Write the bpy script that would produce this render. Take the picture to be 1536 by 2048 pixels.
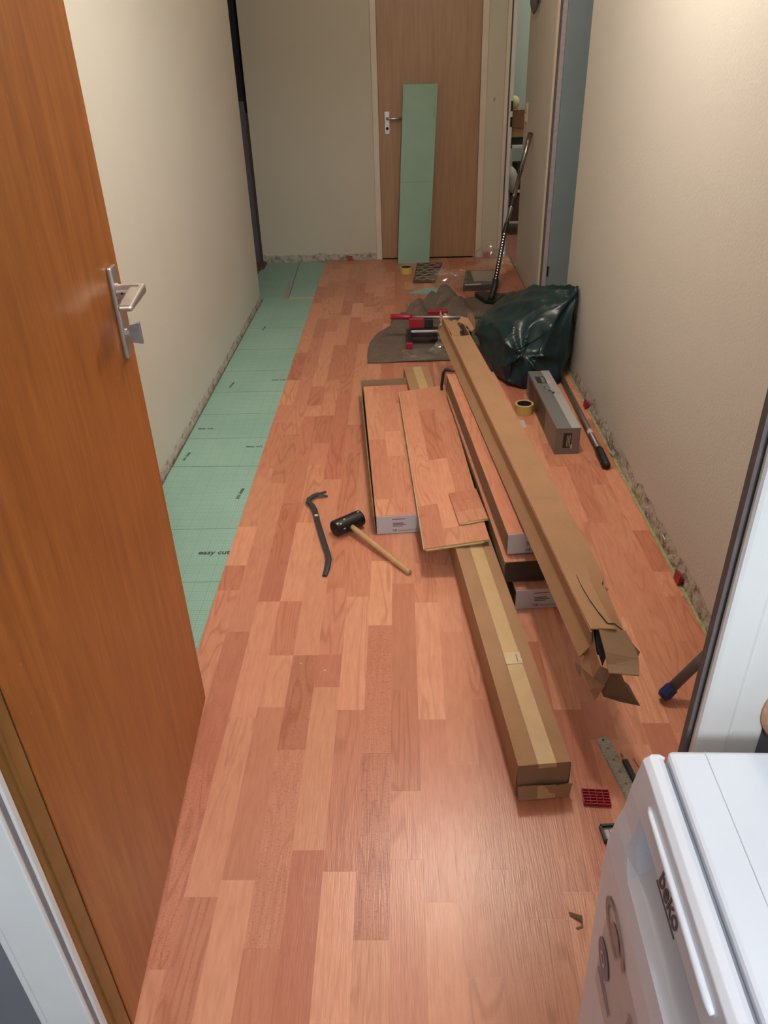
import bpy, bmesh, math, random
from mathutils import Vector, Matrix, noise as mnoise

random.seed(11)
for o in list(bpy.data.objects):
    bpy.data.objects.remove(o, do_unlink=True)
scene = bpy.context.scene
C = scene.collection
PI = math.pi

# ------------------------------------------------------------------ camera
cam_d = bpy.data.cameras.new('camera')
cam = bpy.data.objects.new('camera', cam_d); C.objects.link(cam)
CAM_H = 1.5
pitch, roll, yaw = 0.5457, -0.03228, -0.03104
fwd = Vector((math.sin(yaw) * math.cos(pitch), math.cos(yaw) * math.cos(pitch), -math.sin(pitch)))
rt0 = Vector((math.cos(yaw), -math.sin(yaw), 0)); up0 = rt0.cross(fwd)
rt = rt0 * math.cos(roll) + up0 * math.sin(roll)
up = -rt0 * math.sin(roll) + up0 * math.cos(roll)
mw = Matrix(((rt.x, up.x, -fwd.x, 0), (rt.y, up.y, -fwd.y, 0), (rt.z, up.z, -fwd.z, CAM_H), (0, 0, 0, 1)))
cam.matrix_world = mw
cam_d.sensor_fit = 'VERTICAL'; cam_d.sensor_height = 36.0
cam_d.lens = 1531.87 / 2048 * 36.0
cam_d.clip_start = 0.02
scene.camera = cam

# ------------------------------------------------------------------ world, exposure
w = bpy.data.worlds.new('world'); scene.world = w; w.use_nodes = True
w.node_tree.nodes['Background'].inputs[0].default_value = (0.5, 0.55, 0.7, 1)
w.node_tree.nodes['Background'].inputs[1].default_value = 0.05
vs = scene.view_settings
vs.view_transform = 'Standard'; vs.look = 'None'; vs.gamma = 1.0; vs.exposure = 0.0
vs.use_curve_mapping = False

LAMP_MAIN = 50.0      # ceiling lamp over the planks
LAMP_FAR = 6.0        # weak lamp near the far end
LAMP_KITCHEN = 118.0   # lamp of the room the camera stands in
LAMP_STORE = 22.0      # store room behind the far right doorway
WARM = (1.0, 0.90, 0.77); WARM2 = (1.0, 0.74, 0.50); COOL = (0.87, 0.94, 1.0)


# ------------------------------------------------------------------ helpers
class MB:
    def __init__(self): self.v = []; self.f = []
    def add(self, vs_, fs_):
        b = len(self.v); self.v += [tuple(p) for p in vs_]; self.f += [tuple(b + i for i in f) for f in fs_]
        return self
    def box(self, x0, x1, y0, y1, z0, z1):
        return self.add([(x0, y0, z0), (x1, y0, z0), (x1, y1, z0), (x0, y1, z0), (x0, y0, z1), (x1, y0, z1), (x1, y1, z1), (x0, y1, z1)],
                        [(0, 3, 2, 1), (4, 5, 6, 7), (0, 1, 5, 4), (1, 2, 6, 5), (2, 3, 7, 6), (3, 0, 4, 7)])
    def prism(self, poly, z0, z1):
        n = len(poly)
        return self.add([(x, y, z0) for x, y in poly] + [(x, y, z1) for x, y in poly],
                        [tuple(range(n - 1, -1, -1)), tuple(range(n, 2 * n))] + [(i, (i + 1) % n, n + (i + 1) % n, n + i) for i in range(n)])
    def sheet(self, pts, t):
        """flat-ish polygon with thickness"""
        n = len(pts); P = [Vector(p) for p in pts]
        nn = Vector((0, 0, 0))
        for i in range(n):
            a, b = P[i], P[(i + 1) % n]
            nn += Vector(((a.y - b.y) * (a.z + b.z), (a.z - b.z) * (a.x + b.x), (a.x - b.x) * (a.y + b.y)))
        nn.normalize()
        return self.add([p for p in P] + [p - nn * t for p in P],
                        [tuple(range(n)), tuple(range(2 * n - 1, n - 1, -1))] + [(i, n + i, n + (i + 1) % n, (i + 1) % n) for i in range(n)])
    def tube(self, pts, r, n=12, cap=True, flat=None):
        P = [Vector(p) for p in pts]; R = r if isinstance(r, (list, tuple)) else [r] * len(P)
        rings = []; prev = None
        for i, p in enumerate(P):
            t = (P[min(i + 1, len(P) - 1)] - P[max(i - 1, 0)]).normalized()
            if prev is None:
                a = Vector((0, 0, 1)) if abs(t.z) < .9 else Vector((1, 0, 0))
                u = t.cross(a).normalized()
            else:
                u = (prev - t * prev.dot(t)).normalized()
            prev = u; v_ = t.cross(u)
            fz = 1 if flat is None else flat
            rings.append([p + u * (R[i] * math.cos(2 * PI * k / n)) + v_ * (R[i] * fz * math.sin(2 * PI * k / n)) for k in range(n)])
        vs_ = [q for rg in rings for q in rg]; fs = []
        for i in range(len(P) - 1):
            for k in range(n):
                fs.append((i * n + k, i * n + (k + 1) % n, (i + 1) * n + (k + 1) % n, (i + 1) * n + k))
        if cap:
            fs.append(tuple(range(n - 1, -1, -1))); fs.append(tuple((len(P) - 1) * n + k for k in range(n)))
        return self.add(vs_, fs)
    def lathe(self, prof, n=28, c=(0, 0, 0), closed=False):
        vs_ = []; m = len(prof)
        for k in range(n):
            a = 2 * PI * k / n
            for r, z in prof: vs_.append((c[0] + r * math.cos(a), c[1] + r * math.sin(a), c[2] + z))
        fs = []
        for k in range(n):
            k2 = (k + 1) % n
            for i in range(m - 1 if not closed else m):
                j = (i + 1) % m
                fs.append((k * m + i, k2 * m + i, k2 * m + j, k * m + j))
        return self.add(vs_, fs)
    def grid(self, fn, nu, nv):
        vs_ = [fn(i / nu, j / nv) for j in range(nv + 1) for i in range(nu + 1)]
        fs = [(j * (nu + 1) + i, j * (nu + 1) + i + 1, (j + 1) * (nu + 1) + i + 1, (j + 1) * (nu + 1) + i) for j in range(nv) for i in range(nu)]
        return self.add(vs_, fs)
    def build(self, name, m, parent=None, loc=None, rz=0, mat4=None, smooth=False, bev=0, solid=0):
        me = bpy.data.meshes.new(name); me.from_pydata(self.v, [], self.f); me.update()
        bm = bmesh.new(); bm.from_mesh(me); bmesh.ops.remove_doubles(bm, verts=bm.verts, dist=1e-6)
        bmesh.ops.recalc_face_normals(bm, faces=bm.faces); bm.to_mesh(me); bm.free()
        o = bpy.data.objects.new(name, me); C.objects.link(o)
        if m: me.materials.append(m)
        if parent: o.parent = parent
        if mat4 is not None: o.matrix_local = mat4
        else:
            if loc: o.location = loc
            o.rotation_euler = (0, 0, rz)
        if smooth:
            for p in me.polygons: p.use_smooth = True
        if solid:
            md = o.modifiers.new('solid', 'SOLIDIFY'); md.thickness = solid; md.offset = 0
        if bev:
            md = o.modifiers.new('bevel', 'BEVEL'); md.width = bev; md.segments = 2; md.limit_method = 'ANGLE'; md.angle_limit = .6
        return o

def tag(o, label=None, cat=None, group=None, kind=None):
    if label: o['label'] = label
    if cat: o['category'] = cat
    if group: o['group'] = group
    if kind: o['kind'] = kind
    return o

def thing(name, label, cat, loc=(0, 0, 0), rz=0, group=None, mat4=None, kind=None):
    o = bpy.data.objects.new(name, None); C.objects.link(o)
    o.empty_display_size = .05
    if mat4 is not None: o.matrix_world = mat4
    else: o.location = loc; o.rotation_euler = (0, 0, rz)
    return tag(o, label, cat, group, kind)

def frame(origin, xaxis, zaxis):
    x = Vector(xaxis).normalized(); z = Vector(zaxis); z = (z - x * z.dot(x)).normalized(); y = z.cross(x)
    return Matrix(((x.x, y.x, z.x, origin[0]), (x.y, y.y, z.y, origin[1]), (x.z, y.z, z.z, origin[2]), (0, 0, 0, 1)))

def text(name, body, size, m, parent, mat4, extr=0.0002, align='CENTER', bold=0.0):
    cu = bpy.data.curves.new(name, 'FONT'); cu.body = body; cu.size = size; cu.extrude = extr; cu.align_x = align; cu.align_y = 'CENTER'
    cu.resolution_u = 3; cu.offset = bold
    t = bpy.data.objects.new('tmp_text', cu); C.objects.link(t)
    bpy.context.view_layer.update()
    me = bpy.data.meshes.new_from_object(t.evaluated_get(bpy.context.evaluated_depsgraph_get()))
    bpy.data.objects.remove(t)
    me.name = name; me.materials.clear(); me.materials.append(m)
    o = bpy.data.objects.new(name, me); C.objects.link(o)
    if parent: o.parent = parent
    o.matrix_local = mat4
    return o


# ------------------------------------------------------------------ materials
class N:
    def __init__(self, name):
        self.m = bpy.data.materials.new(name); self.m.use_nodes = True
        self.t = self.m.node_tree; self.b = self.t.nodes['Principled BSDF']; self.out = self.t.nodes['Material Output']
    def n(self, typ, **kw):
        nd = self.t.nodes.new(typ)
        for k, v in kw.items(): setattr(nd, k, v)
        return nd
    def l(self, a, b): self.t.links.new(a, b); return self
    def obj(self): return self.n('ShaderNodeTexCoord').outputs['Object']
    def map(self, src, scale=(1, 1, 1), loc=None):
        mp = self.n('ShaderNodeMapping'); self.l(src, mp.inputs[0]); mp.inputs['Scale'].default_value = scale
        if loc is not None: self.l(loc, mp.inputs['Location'])
        return mp.outputs[0]
    def noise(self, src, scale, detail=3, rough=.55, dist=0.0):
        nd = self.n('ShaderNodeTexNoise'); nd.inputs['Scale'].default_value = scale; nd.inputs['Detail'].default_value = detail
        nd.inputs['Roughness'].default_value = rough; nd.inputs['Distortion'].default_value = dist
        if src: self.l(src, nd.inputs['Vector'])
        return nd.outputs[0]
    def ramp(self, src, stops):
        r = self.n('ShaderNodeValToRGB'); self.l(src, r.inputs[0]); e = r.color_ramp.elements
        while len(e) < len(stops): e.new(.5)
        for i, (p, c) in enumerate(stops):
            e[i].position = p; e[i].color = (c[0], c[1], c[2], 1) if isinstance(c, (tuple, list)) else (c, c, c, 1)
        return r.outputs[0]
    def mix(self, fac, a, b, blend='MIX'):
        mx = self.n('ShaderNodeMix', data_type='RGBA', blend_type=blend)
        for val, idx in ((fac, 0), (a, 6), (b, 7)):
            if isinstance(val, (int, float)): mx.inputs[idx].default_value = val
            elif isinstance(val, tuple): mx.inputs[idx].default_value = (val[0], val[1], val[2], 1)
            else: self.l(val, mx.inputs[idx])
        return mx.outputs[2]
    def bump(self, src, strength=.2, dist=.002):
        bp = self.n('ShaderNodeBump'); bp.inputs['Strength'].default_value = strength; bp.inputs['Distance'].default_value = dist
        self.l(src, bp.inputs['Height']); self.l(bp.outputs[0], self.b.inputs['Normal']); return self
    def col(self, c):
        if isinstance(c, tuple): self.b.inputs['Base Color'].default_value = (c[0], c[1], c[2], 1)
        else: self.l(c, self.b.inputs['Base Color'])
        return self
    def set(self, rough=.5, metal=0.0, spec=.5, coat=0.0, trans=0.0):
        self.b.inputs['Roughness'].default_value = rough; self.b.inputs['Metallic'].default_value = metal
        self.b.inputs['Specular IOR Level'].default_value = spec; self.b.inputs['Coat Weight'].default_value = coat
        self.b.inputs['Transmission Weight'].default_value = trans
        return self

def plain(name, c, rough=.5, metal=0.0, var=.12, scale=40, bump=0.0, spec=.5):
    a = N(name); o = a.obj(); f = a.noise(o, scale, 3)
    k = a.ramp(f, [(.3, tuple(x * (1 - var) for x in c)), (.7, tuple(min(1, x * (1 + var)) for x in c))])
    a.col(k).set(rough, metal, spec)
    if bump: a.bump(f, bump, .002)
    return a.m

M = {}
def wallmat(name, c, bump=.25, scale=160):
    a = N(name); g = a.n('ShaderNodeNewGeometry').outputs['Position']
    big = a.noise(g, 1.3, 4); fine = a.noise(g, scale, 3, .6); mid = a.noise(g, 9, 4)
    k = a.ramp(big, [(.3, tuple(x * .965 for x in c)), (.7, c)])
    k = a.mix(a.ramp(mid, [(.60, 0.0), (.75, .10)]), k, tuple(x * .85 for x in c))
    a.col(k).set(.72, 0, .3).bump(fine, bump, .003)
    return a.m
M['wall'] = wallmat('cream_wall_paint', (.64, .625, .57))
M['wall_far'] = wallmat('end_wall_paint', (.63, .595, .49))
M['wall_r'] = wallmat('cream_textured_wall', (.66, .625, .575), .55, 110)
M['ceil'] = wallmat('ceiling_white', (.75, .74, .70), .1)
M['grey_wall'] = wallmat('kitchen_grey_wall', (.16, .16, .175), .1)
M['kitchen'] = wallmat('kitchen_white_wall', (.55, .56, .58), .1)
M['teal_wall'] = wallmat('teal_wall', (.40, .46, .415), .1)
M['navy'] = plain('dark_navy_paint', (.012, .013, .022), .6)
M['door_blue'] = plain('blue_grey_door_paint', (.27, .34, .37), .45, var=.04, scale=3)
M['white_trim'] = plain('white_trim_paint', (.72, .71, .70), .35, var=.04, scale=6)
M['cream_trim'] = plain('cream_trim_paint', (.72, .64, .52), .4, var=.04, scale=6)
M['gasket'] = plain('dark_gasket', (.14, .115, .115), .7)
M['dark'] = plain('black_gap', (.008, .008, .009), .8)
M['concrete'] = plain('screed', (.16, .14, .125), .9, var=.3, scale=30, bump=.4)
M['tile_floor'] = plain('kitchen_floor', (.20, .20, .21), .5)

def plaster():
    a = N('broken_plaster'); g = a.n('ShaderNodeNewGeometry').outputs['Position']
    f = a.noise(g, 26, 5, .65); f2 = a.noise(g, 120, 3)
    k = a.ramp(f, [(.28, (.10, .07, .055)), (.38, (.30, .24, .19)), (.47, (.45, .40, .34)), (.60, (.55, .52, .46)), (.75, (.36, .32, .28))])
    k = a.mix(.25, k, a.ramp(f2, [(.3, .1), (.7, .8)]), 'OVERLAY')
    a.col(k).set(.9, 0, .2).bump(f, .9, .008); return a.m
M['plaster'] = plaster()

def beech():
    """printed beech strip: object colour gives the strip's own tone, alpha its amount of dark pores"""
    a = N('beech_laminate_print'); oi = a.n('ShaderNodeObjectInfo'); o = a.obj()
    rnd = a.n('ShaderNodeVectorMath', operation='SCALE'); rnd.inputs[0].default_value = (17.3, 41.7, 5.1); a.l(oi.outputs['Random'], rnd.inputs['Scale'])
    ps = a.map(o, (1, 1, 1), rnd.outputs[0])
    mp = a.n('ShaderNodeVectorMath', operation='MULTIPLY'); a.l(ps, mp.inputs[0]); mp.inputs[1].default_value = (1, .14, 1)
    st = a.noise(mp.outputs[0], 95, 4, .6)                # fine grain lines
    wv = a.n('ShaderNodeVectorMath', operation='MULTIPLY'); a.l(ps, wv.inputs[0]); wv.inputs[1].default_value = (1, .11, 1)
    cloud = a.noise(wv.outputs[0], 15, 1.5, .4, .35)
    mul = a.n('ShaderNodeMath', operation='MULTIPLY'); a.l(cloud, mul.inputs[0]); mul.inputs[1].default_value = 60.0
    sn = a.n('ShaderNodeMath', operation='SINE'); a.l(mul.outputs[0], sn.inputs[0])          # cathedral contour rings
    ring = a.ramp(sn.outputs[0], [(.0, .0), (.35, .1), (1.0, 1.0)])
    c0 = oi.outputs['Color']
    k = a.mix(a.ramp(st, [(.35, 0.0), (.7, .30)]), c0, (.62, .40, .30), 'MULTIPLY')
    gate = a.ramp(a.noise(wv.outputs[0], 4.0, 1), [(.40, .03), (.60, .31)])
    gm = a.n('ShaderNodeMath', operation='MULTIPLY'); a.l(gate, gm.inputs[0]); a.l(ring, gm.inputs[1])
    k = a.mix(gm.outputs[0], k, (.42, .22, .15), 'MULTIPLY')
    pm = a.n('ShaderNodeVectorMath', operation='MULTIPLY'); a.l(ps, pm.inputs[0]); pm.inputs[1].default_value = (.55, 1, 1)
    pores = a.ramp(a.noise(pm.outputs[0], 300, 2, .5), [(.30, .75), (.45, 0.0)])
    inv = a.n('ShaderNodeMath', operation='SUBTRACT'); inv.inputs[0].default_value = 1.0; a.l(oi.outputs['Alpha'], inv.inputs[1])
    pp = a.n('ShaderNodeMath', operation='MULTIPLY'); a.l(pores, pp.inputs[0]); a.l(inv.outputs[0], pp.inputs[1])
    k = a.mix(pp.outputs[0], k, (.35, .16, .10), 'MULTIPLY')
    fl = a.n('ShaderNodeVectorMath', operation='MULTIPLY'); a.l(ps, fl.inputs[0]); fl.inputs[1].default_value = (1, .05, 1)
    rel = a.noise(fl.outputs[0], 330, 2, .6)
    a.col(k).set(.30, 0, .5).bump(rel, .30, .0014)
    return a.m
M['beech'] = beech()
M['core'] = plain('hdf_core', (.50, .36, .16), .7)
M['pack_side'] = plain('stacked_board_edges', (.15, .085, .055), .5, var=.3, scale=90)

def underlay():
    a = N('green_foam_underlay'); o = a.n('ShaderNodeNewGeometry').outputs['Position']
    f = a.noise(o, 2.2, 3); fine = a.noise(o, 300, 2)
    k = a.ramp(f, [(.3, (.292, .485, .41)), (.7, (.35, .555, .475))])
    sep = a.n('ShaderNodeSeparateXYZ'); a.l(o, sep.inputs[0])
    tot = None
    for ax, per in (('X', .05), ('Y', .05), ('X', .01), ('Y', .01)):
        d = a.n('ShaderNodeMath', operation='PINGPONG'); a.l(sep.outputs[ax], d.inputs[0]); d.inputs[1].default_value = per / 2
        lt = a.n('ShaderNodeMath', operation='LESS_THAN'); a.l(d.outputs[0], lt.inputs[0]); lt.inputs[1].default_value = .0011 if per > .02 else .0007
        sc = a.n('ShaderNodeMath', operation='MULTIPLY'); a.l(lt.outputs[0], sc.inputs[0]); sc.inputs[1].default_value = .42 if per > .02 else .30
        if tot is None: tot = sc.outputs[0]
        else:
            mx = a.n('ShaderNodeMath', operation='MAXIMUM'); a.l(tot, mx.inputs[0]); a.l(sc.outputs[0], mx.inputs[1]); tot = mx.outputs[0]
    k = a.mix(tot, k, (.10, .20, .15))
    a.col(k).set(.6, 0, .35).bump(fine, .15, .001); return a.m
M['underlay'] = underlay()
M['ink'] = plain('dark_ink', (.05, .07, .06), .6)
M['ink_grey'] = plain('grey_ink', (.20, .18, .18), .6)
M['red_ink'] = plain('red_ink', (.35, .08, .07), .6)

def orange_door():
    a = N('stained_orange_veneer'); o = a.obj()
    s1 = a.noise(a.map(o, (14, 14, 1.1)), 3.0, 5, .6, .4); s2 = a.noise(a.map(o, (60, 60, 3)), 4, 3, .6)
    k = a.ramp(s1, [(.3, (.27, .080, .014)), (.5, (.345, .112, .020)), (.72, (.41, .150, .032))])
    k = a.mix(a.ramp(s2, [(.4, 0.0), (.75, .35)]), k, (.55, .45, .35), 'MULTIPLY')
    scr = a.ramp(a.noise(a.map(o, (30, 30, 6)), 9, 1, .3), [(.775, 0.0), (.80, .5)])
    k = a.mix(scr, k, (.62, .36, .16))
    a.col(k).set(.36, 0, .5).bump(s2, .06, .001); return a.m
M['door_orange'] = orange_door()
M['brown_jamb'] = plain('brown_stained_jamb', (.235, .110, .026), .4, var=.2, scale=12)
def far_door():
    a = N('beech_veneer_door'); o = a.obj()
    s = a.noise(a.map(o, (20, 20, 1.0)), 2.6, 5, .6)
    a.col(a.ramp(s, [(.3, (.38, .215, .12)), (.7, (.47, .29, .165))])).set(.45); return a.m
M['far_door'] = far_door()

def cardboard(name, c, corr=.25):
    a = N(name); o = a.obj()
    f = a.noise(o, 9, 4); fb = a.noise(o, 240, 2)
    k = a.ramp(f, [(.3, tuple(x * .93 for x in c)), (.7, tuple(x * 1.05 for x in c))])
    k = a.mix(a.ramp(fb, [(.3, .12), (.6, 0.0)]), k, (.5, .4, .3), 'MULTIPLY')
    wv = a.n('ShaderNodeTexWave'); wv.bands_direction = 'Y'; wv.inputs['Scale'].default_value = 55; wv.inputs['Distortion'].default_value = .3; a.l(o, wv.inputs[0])
    a.col(k).set(.75, 0, .25).bump(wv.outputs[1], corr * .3, .0012); return a.m
M['card'] = cardboard('brown_cardboard', (.405, .230, .127))
M['card_grey'] = cardboard('grey_brown_cardboard', (.31, .20, .125))
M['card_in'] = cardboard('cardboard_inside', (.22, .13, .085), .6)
M['tape'] = plain('paper_packing_tape', (.56, .37, .185), .42, var=.06, scale=20)
M['white_card'] = plain('white_label_card', (.60, .57, .60), .55, var=.05, scale=8)
M['maroon'] = plain('dark_maroon_card', (.020, .012, .013), .35)
M['rubber'] = plain('black_rubber', (.010, .010, .011), .32, var=.2)
M['black_pl'] = plain('black_plastic', (.016, .015, .016), .45)
M['handle_wood'] = plain('pale_turned_wood', (.56, .335, .155), .5, var=.1, scale=25)
M['iron'] = plain('grey_painted_steel', (.030, .034, .037), .45, 0, .1, 30)
M['sticker'] = plain('pale_sticker', (.55, .52, .48), .5)
M['red_pl'] = plain('red_plastic', (.33, .012, .028), .35, var=.08)
M['alu'] = plain('brushed_aluminium', (.62, .60, .57), .32, .9, .06, 60)
M['chrome'] = plain('chrome_tube', (.36, .34, .31), .22, 1.0, .03)
M['satin'] = plain('satin_nickel', (.56, .52, .48), .33, .85, .05, 60)
M['steel_grey'] = plain('grey_steel_tube', (.17, .165, .17), .45, .3, .1, 20)
M['blue_pl'] = plain('blue_plastic_cap', (.012, .028, .13), .4)
M['yellow_tape'] = plain('yellow_masking_tape', (.72, .52, .17), .55, var=.06, scale=30)
M['tape_core'] = plain('dark_tape_core', (.035, .045, .045), .5)
M['tape_pale'] = plain('pale_masking_tape', (.62, .58, .30), .6)
M['cream_grip'] = plain('cream_light_switch', (.66, .56, .44), .4)
M['white_app'] = plain('white_enamel', (.78, .80, .87), .22, var=.02, scale=5)
M['white_door'] = plain('white_door_skin', (.78, .78, .84), .30, var=.02, scale=5)
M['grey_seal'] = plain('grey_door_seal', (.22, .24, .28), .6)
M['logo'] = plain('dark_logo_print', (.10, .075, .085), .4)
M['st_brown'] = plain('brown_sticker_print', (.34, .25, .23), .4)
M['st_blue'] = plain('violet_sticker_print', (.17, .165, .26), .4)
M['st_film'] = plain('greyish_sticker', (.56, .50, .49), .35, var=.03)
M['silver_card'] = plain('silver_grey_carton', (.22, .215, .22), .38, .25, .05, 6)
M['silver_light'] = plain('pale_silver_stripe', (.50, .49, .51), .35, .25, .04, 6)
M['dark_print'] = plain('dark_photo_print', (.055, .045, .045), .4, var=.6, scale=14)
M['black_label'] = plain('black_label_print', (.03, .03, .03), .45)
M['pink_label'] = plain('pink_white_sticker', (.66, .48, .47), .5)
M['mat_brown'] = plain('brown_mat_pile', (.10, .07, .05), .95, var=.35, scale=150, bump=.6)
M['mat_light'] = plain('pale_mat_weave', (.33, .28, .21), .95, var=.2, scale=150, bump=.6)
M['pencil_blue'] = plain('dark_blue_pencil', (.022, .028, .055), .45)
M['splinter'] = plain('wood_splinter', (.30, .13, .07), .7)
M['cork'] = plain('tan_wood', (.52, .30, .19), .6, var=.2, scale=30)
M['bag_white'] = plain('white_bag', (.48, .44, .40), .5, var=.2, scale=12)
M['yellow_green'] = plain('yellow_foam_edge', (.36, .33, .16), .8, var=.25, scale=40)
M['hook_grey'] = plain('grey_felt', (.10, .10, .09), .8)
M['dust'] = plain('white_crumb', (.7, .66, .6), .8)

def bagmat():
    a = N('teal_bin_bag_film'); g = a.n('ShaderNodeNewGeometry').outputs['Position']
    f = a.noise(g, 7, 3); f2 = a.noise(a.map(g, (1, 1, .6)), 22, 2, .5, 1.0)
    k = a.ramp(f, [(.3, (.004, .018, .026)), (.7, (.008, .036, .042))])
    a.col(k).set(.32, 0, .5).bump(f2, .14, .006); return a.m
M['bag'] = bagmat()
def fleece():
    a = N('grey_brown_fleece'); o = a.obj(); f = a.noise(o, 240, 4, .7); g = a.noise(o, 14, 4)
    k = a.ramp(f, [(.3, (.11, .082, .068)), (.7, (.30, .235, .195))])
    k = a.mix(a.ramp(g, [(.4, 0.0), (.7, .35)]), k, (.6, .5, .5), 'MULTIPLY')
    a.col(k).set(.95, 0, .1).bump(f, .8, .004); return a.m
M['fleece'] = fleece()
def filmmat(name, fac=.16, rough=.12, tint=(1, 1, 1)):
    a = N(name); t = a.t
    tr = a.n('ShaderNodeBsdfTransparent'); tr.inputs[0].default_value = (tint[0], tint[1], tint[2], 1)
    gl = a.n('ShaderNodeBsdfGlossy'); gl.inputs['Roughness'].default_value = rough
    df = a.n('ShaderNodeBsdfDiffuse'); df.inputs[0].default_value = (.7, .68, .64, 1)
    m1 = a.n('ShaderNodeMixShader'); m1.inputs[0].default_value = .35; a.l(gl.outputs[0], m1.inputs[1]); a.l(df.outputs[0], m1.inputs[2])
    mx = a.n('ShaderNodeMixShader'); mx.inputs[0].default_value = fac
    a.l(tr.outputs[0], mx.inputs[1]); a.l(m1.outputs[0], mx.inputs[2]); a.l(mx.outputs[0], a.out.inputs[0])
    return a.m
M['film'] = filmmat('clear_plastic_film', .24)
M['wrap'] = filmmat('shrink_wrap', .05, .08)
def emit(name, c, s):
    a = N(name); a.b.inputs['Emission Color'].default_value = (c[0], c[1], c[2], 1); a.b.inputs['Emission Strength'].default_value = s; a.col(c); return a.m


# ------------------------------------------------------------------ lamps (on the ceiling, out of frame)
def ceiling_lamp(loc, power, colr, label, rad=.07):
    t = thing('ceiling_lamp', label, 'lamp', (loc[0], loc[1], 2.5), 0, 'ceiling lamps above the frame')
    MB().lathe([(0, 0), (.11, 0), (.11, -.02), (.09, -.03), (0, -.03)], 24).build('base', M['white_trim'], t, smooth=False)
    MB().tube([(0, 0, -.03), (0, 0, -.07)], .022, 12).build('socket', M['white_trim'], t)
    ld = bpy.data.lights.new('bulb_light', 'POINT'); ld.energy = power; ld.color = colr; ld.shadow_soft_size = rad
    lo = bpy.data.objects.new('bulb_light', ld); C.objects.link(lo); lo.parent = t; lo.location = (0, 0, loc[2] - 2.5)
    return t
ceiling_lamp((.24, 2.55, 2.34), LAMP_MAIN, WARM, 'ceiling lamp in the hallway above the flooring packs')
ceiling_lamp((.20, 4.75, 2.34), LAMP_FAR, WARM2, 'ceiling lamp at the far end of the hallway')
ceiling_lamp((.42, -1.20, 2.34), LAMP_KITCHEN, COOL, 'ceiling lamp of the near room behind the camera', .12)
ceiling_lamp((1.6, 7.1, 2.30), LAMP_STORE, WARM, 'ceiling lamp of the small store room')

# ------------------------------------------------------------------ structure
def struct(name, mb, m, label, parent=None, **k):
    o = mb.build(name, m, parent, **k)
    if parent is None: tag(o, label, 'building part', kind='structure')
    return o

fl_root = struct('floor', MB().box(-2.4, 2.4, -2.4, 8.7, -.14, -.0136), M['concrete'], 'bare screed floor of the hallway under the laminate boards')
struct('floor', MB().box(-2.3, 2.3, -2.3, .585, -.0134, -.0005), M['tile_floor'], 'dark grey floor of the near room before the doorway')
struct('floor', MB().box(.90, 2.3, 3.0, 8.6, -.0134, -.001), plain('red_brown_floor', (.36, .15, .12), .5), 'reddish floor of the side rooms on the right')
struct('ceiling', MB().box(-2.4, 2.4, -2.4, 8.7, 2.5, 2.6), M['ceil'], 'plain white ceiling above the hallway')

wl = struct('wall_left', MB().prism([(-1.008, .69), (-1.0, 2.8), (-.988, 5.37), (-1.11, 5.37), (-1.13, .69)], -.013, 2.5), M['wall'], 'long cream left hallway wall beyond the open door')
wf = struct('wall_far', MB().box(-1.135, -.192, 6.5, 6.6, -.013, 2.5).box(.662, .832, 6.5, 6.6, -.013, 2.5).box(-.192, .662, 6.5, 6.6, 2.03, 2.5), M['wall_far'], 'cream end wall of the hallway around the beech door')
wr = struct('wall_right', MB().box(.893, .993, .69, 4.17, -.013, 2.5), M['wall_r'], 'long textured cream right hallway wall behind the bin bag')
wr2 = struct('wall_right', MB().box(.893, .993, 5.06, 6.09, -.013, 2.5).box(.893, .993, 4.17, 5.06, 2.05, 2.5).box(.893, .993, 6.09, 6.62, 2.05, 2.5), M['wall_r'], 'short cream wall piece with light switch at far right')
struct('wall_near', MB().box(-2.3, -.56, .612, .69, -.013, 2.5).box(.36, 2.3, .688, .699, -.013, 2.5).box(-.56, .36, .612, .69, 2.05, 2.5), M['grey_wall'], 'grey partition wall around the near doorway')
struct('wall_near', MB().box(-2.3, -.56, .691, .70, -.013, 2.5).box(.36, .893, .6995, .709, -.013, 2.5), M['wall'], 'cream hallway side of the near partition wall')
struct('wall_back', MB().box(-2.3, 2.3, -2.4, -2.3, -.013, 2.5), M['kitchen'], 'pale wall of the near room behind the camera')
struct('wall_side', MB().box(-2.4, -2.3, -2.4, 6.8, -.013, 2.5), M['kitchen'], 'pale left side wall of the near room')
struct('wall_side', MB().box(2.3, 2.4, -2.4, 8.7, -.013, 2.5), M['teal_wall'], 'teal outer wall of the right side rooms')
struct('wall_store', MB().box(.6, 2.3, 8.5, 8.6, -.013, 2.5), M['teal_wall'], 'teal back wall of the store room')
struct('wall_store', MB().box(.6, .70, 6.6, 8.5, -.013, 2.5), M['teal_wall'], 'teal side wall of the store room')
struct('wall_store', MB().box(.993, 2.3, 5.25, 5.33, -.013, 2.5), M['wall'], 'partition wall between the two side rooms')
struct('wall_alcove', MB().box(-2.3, -1.135, 6.60, 6.70, -.013, 2.5).box(-2.3, -1.13, 5.25, 5.36, -.013, 2.5), M['navy'], 'dark navy back of the alcove on the far left')

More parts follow.
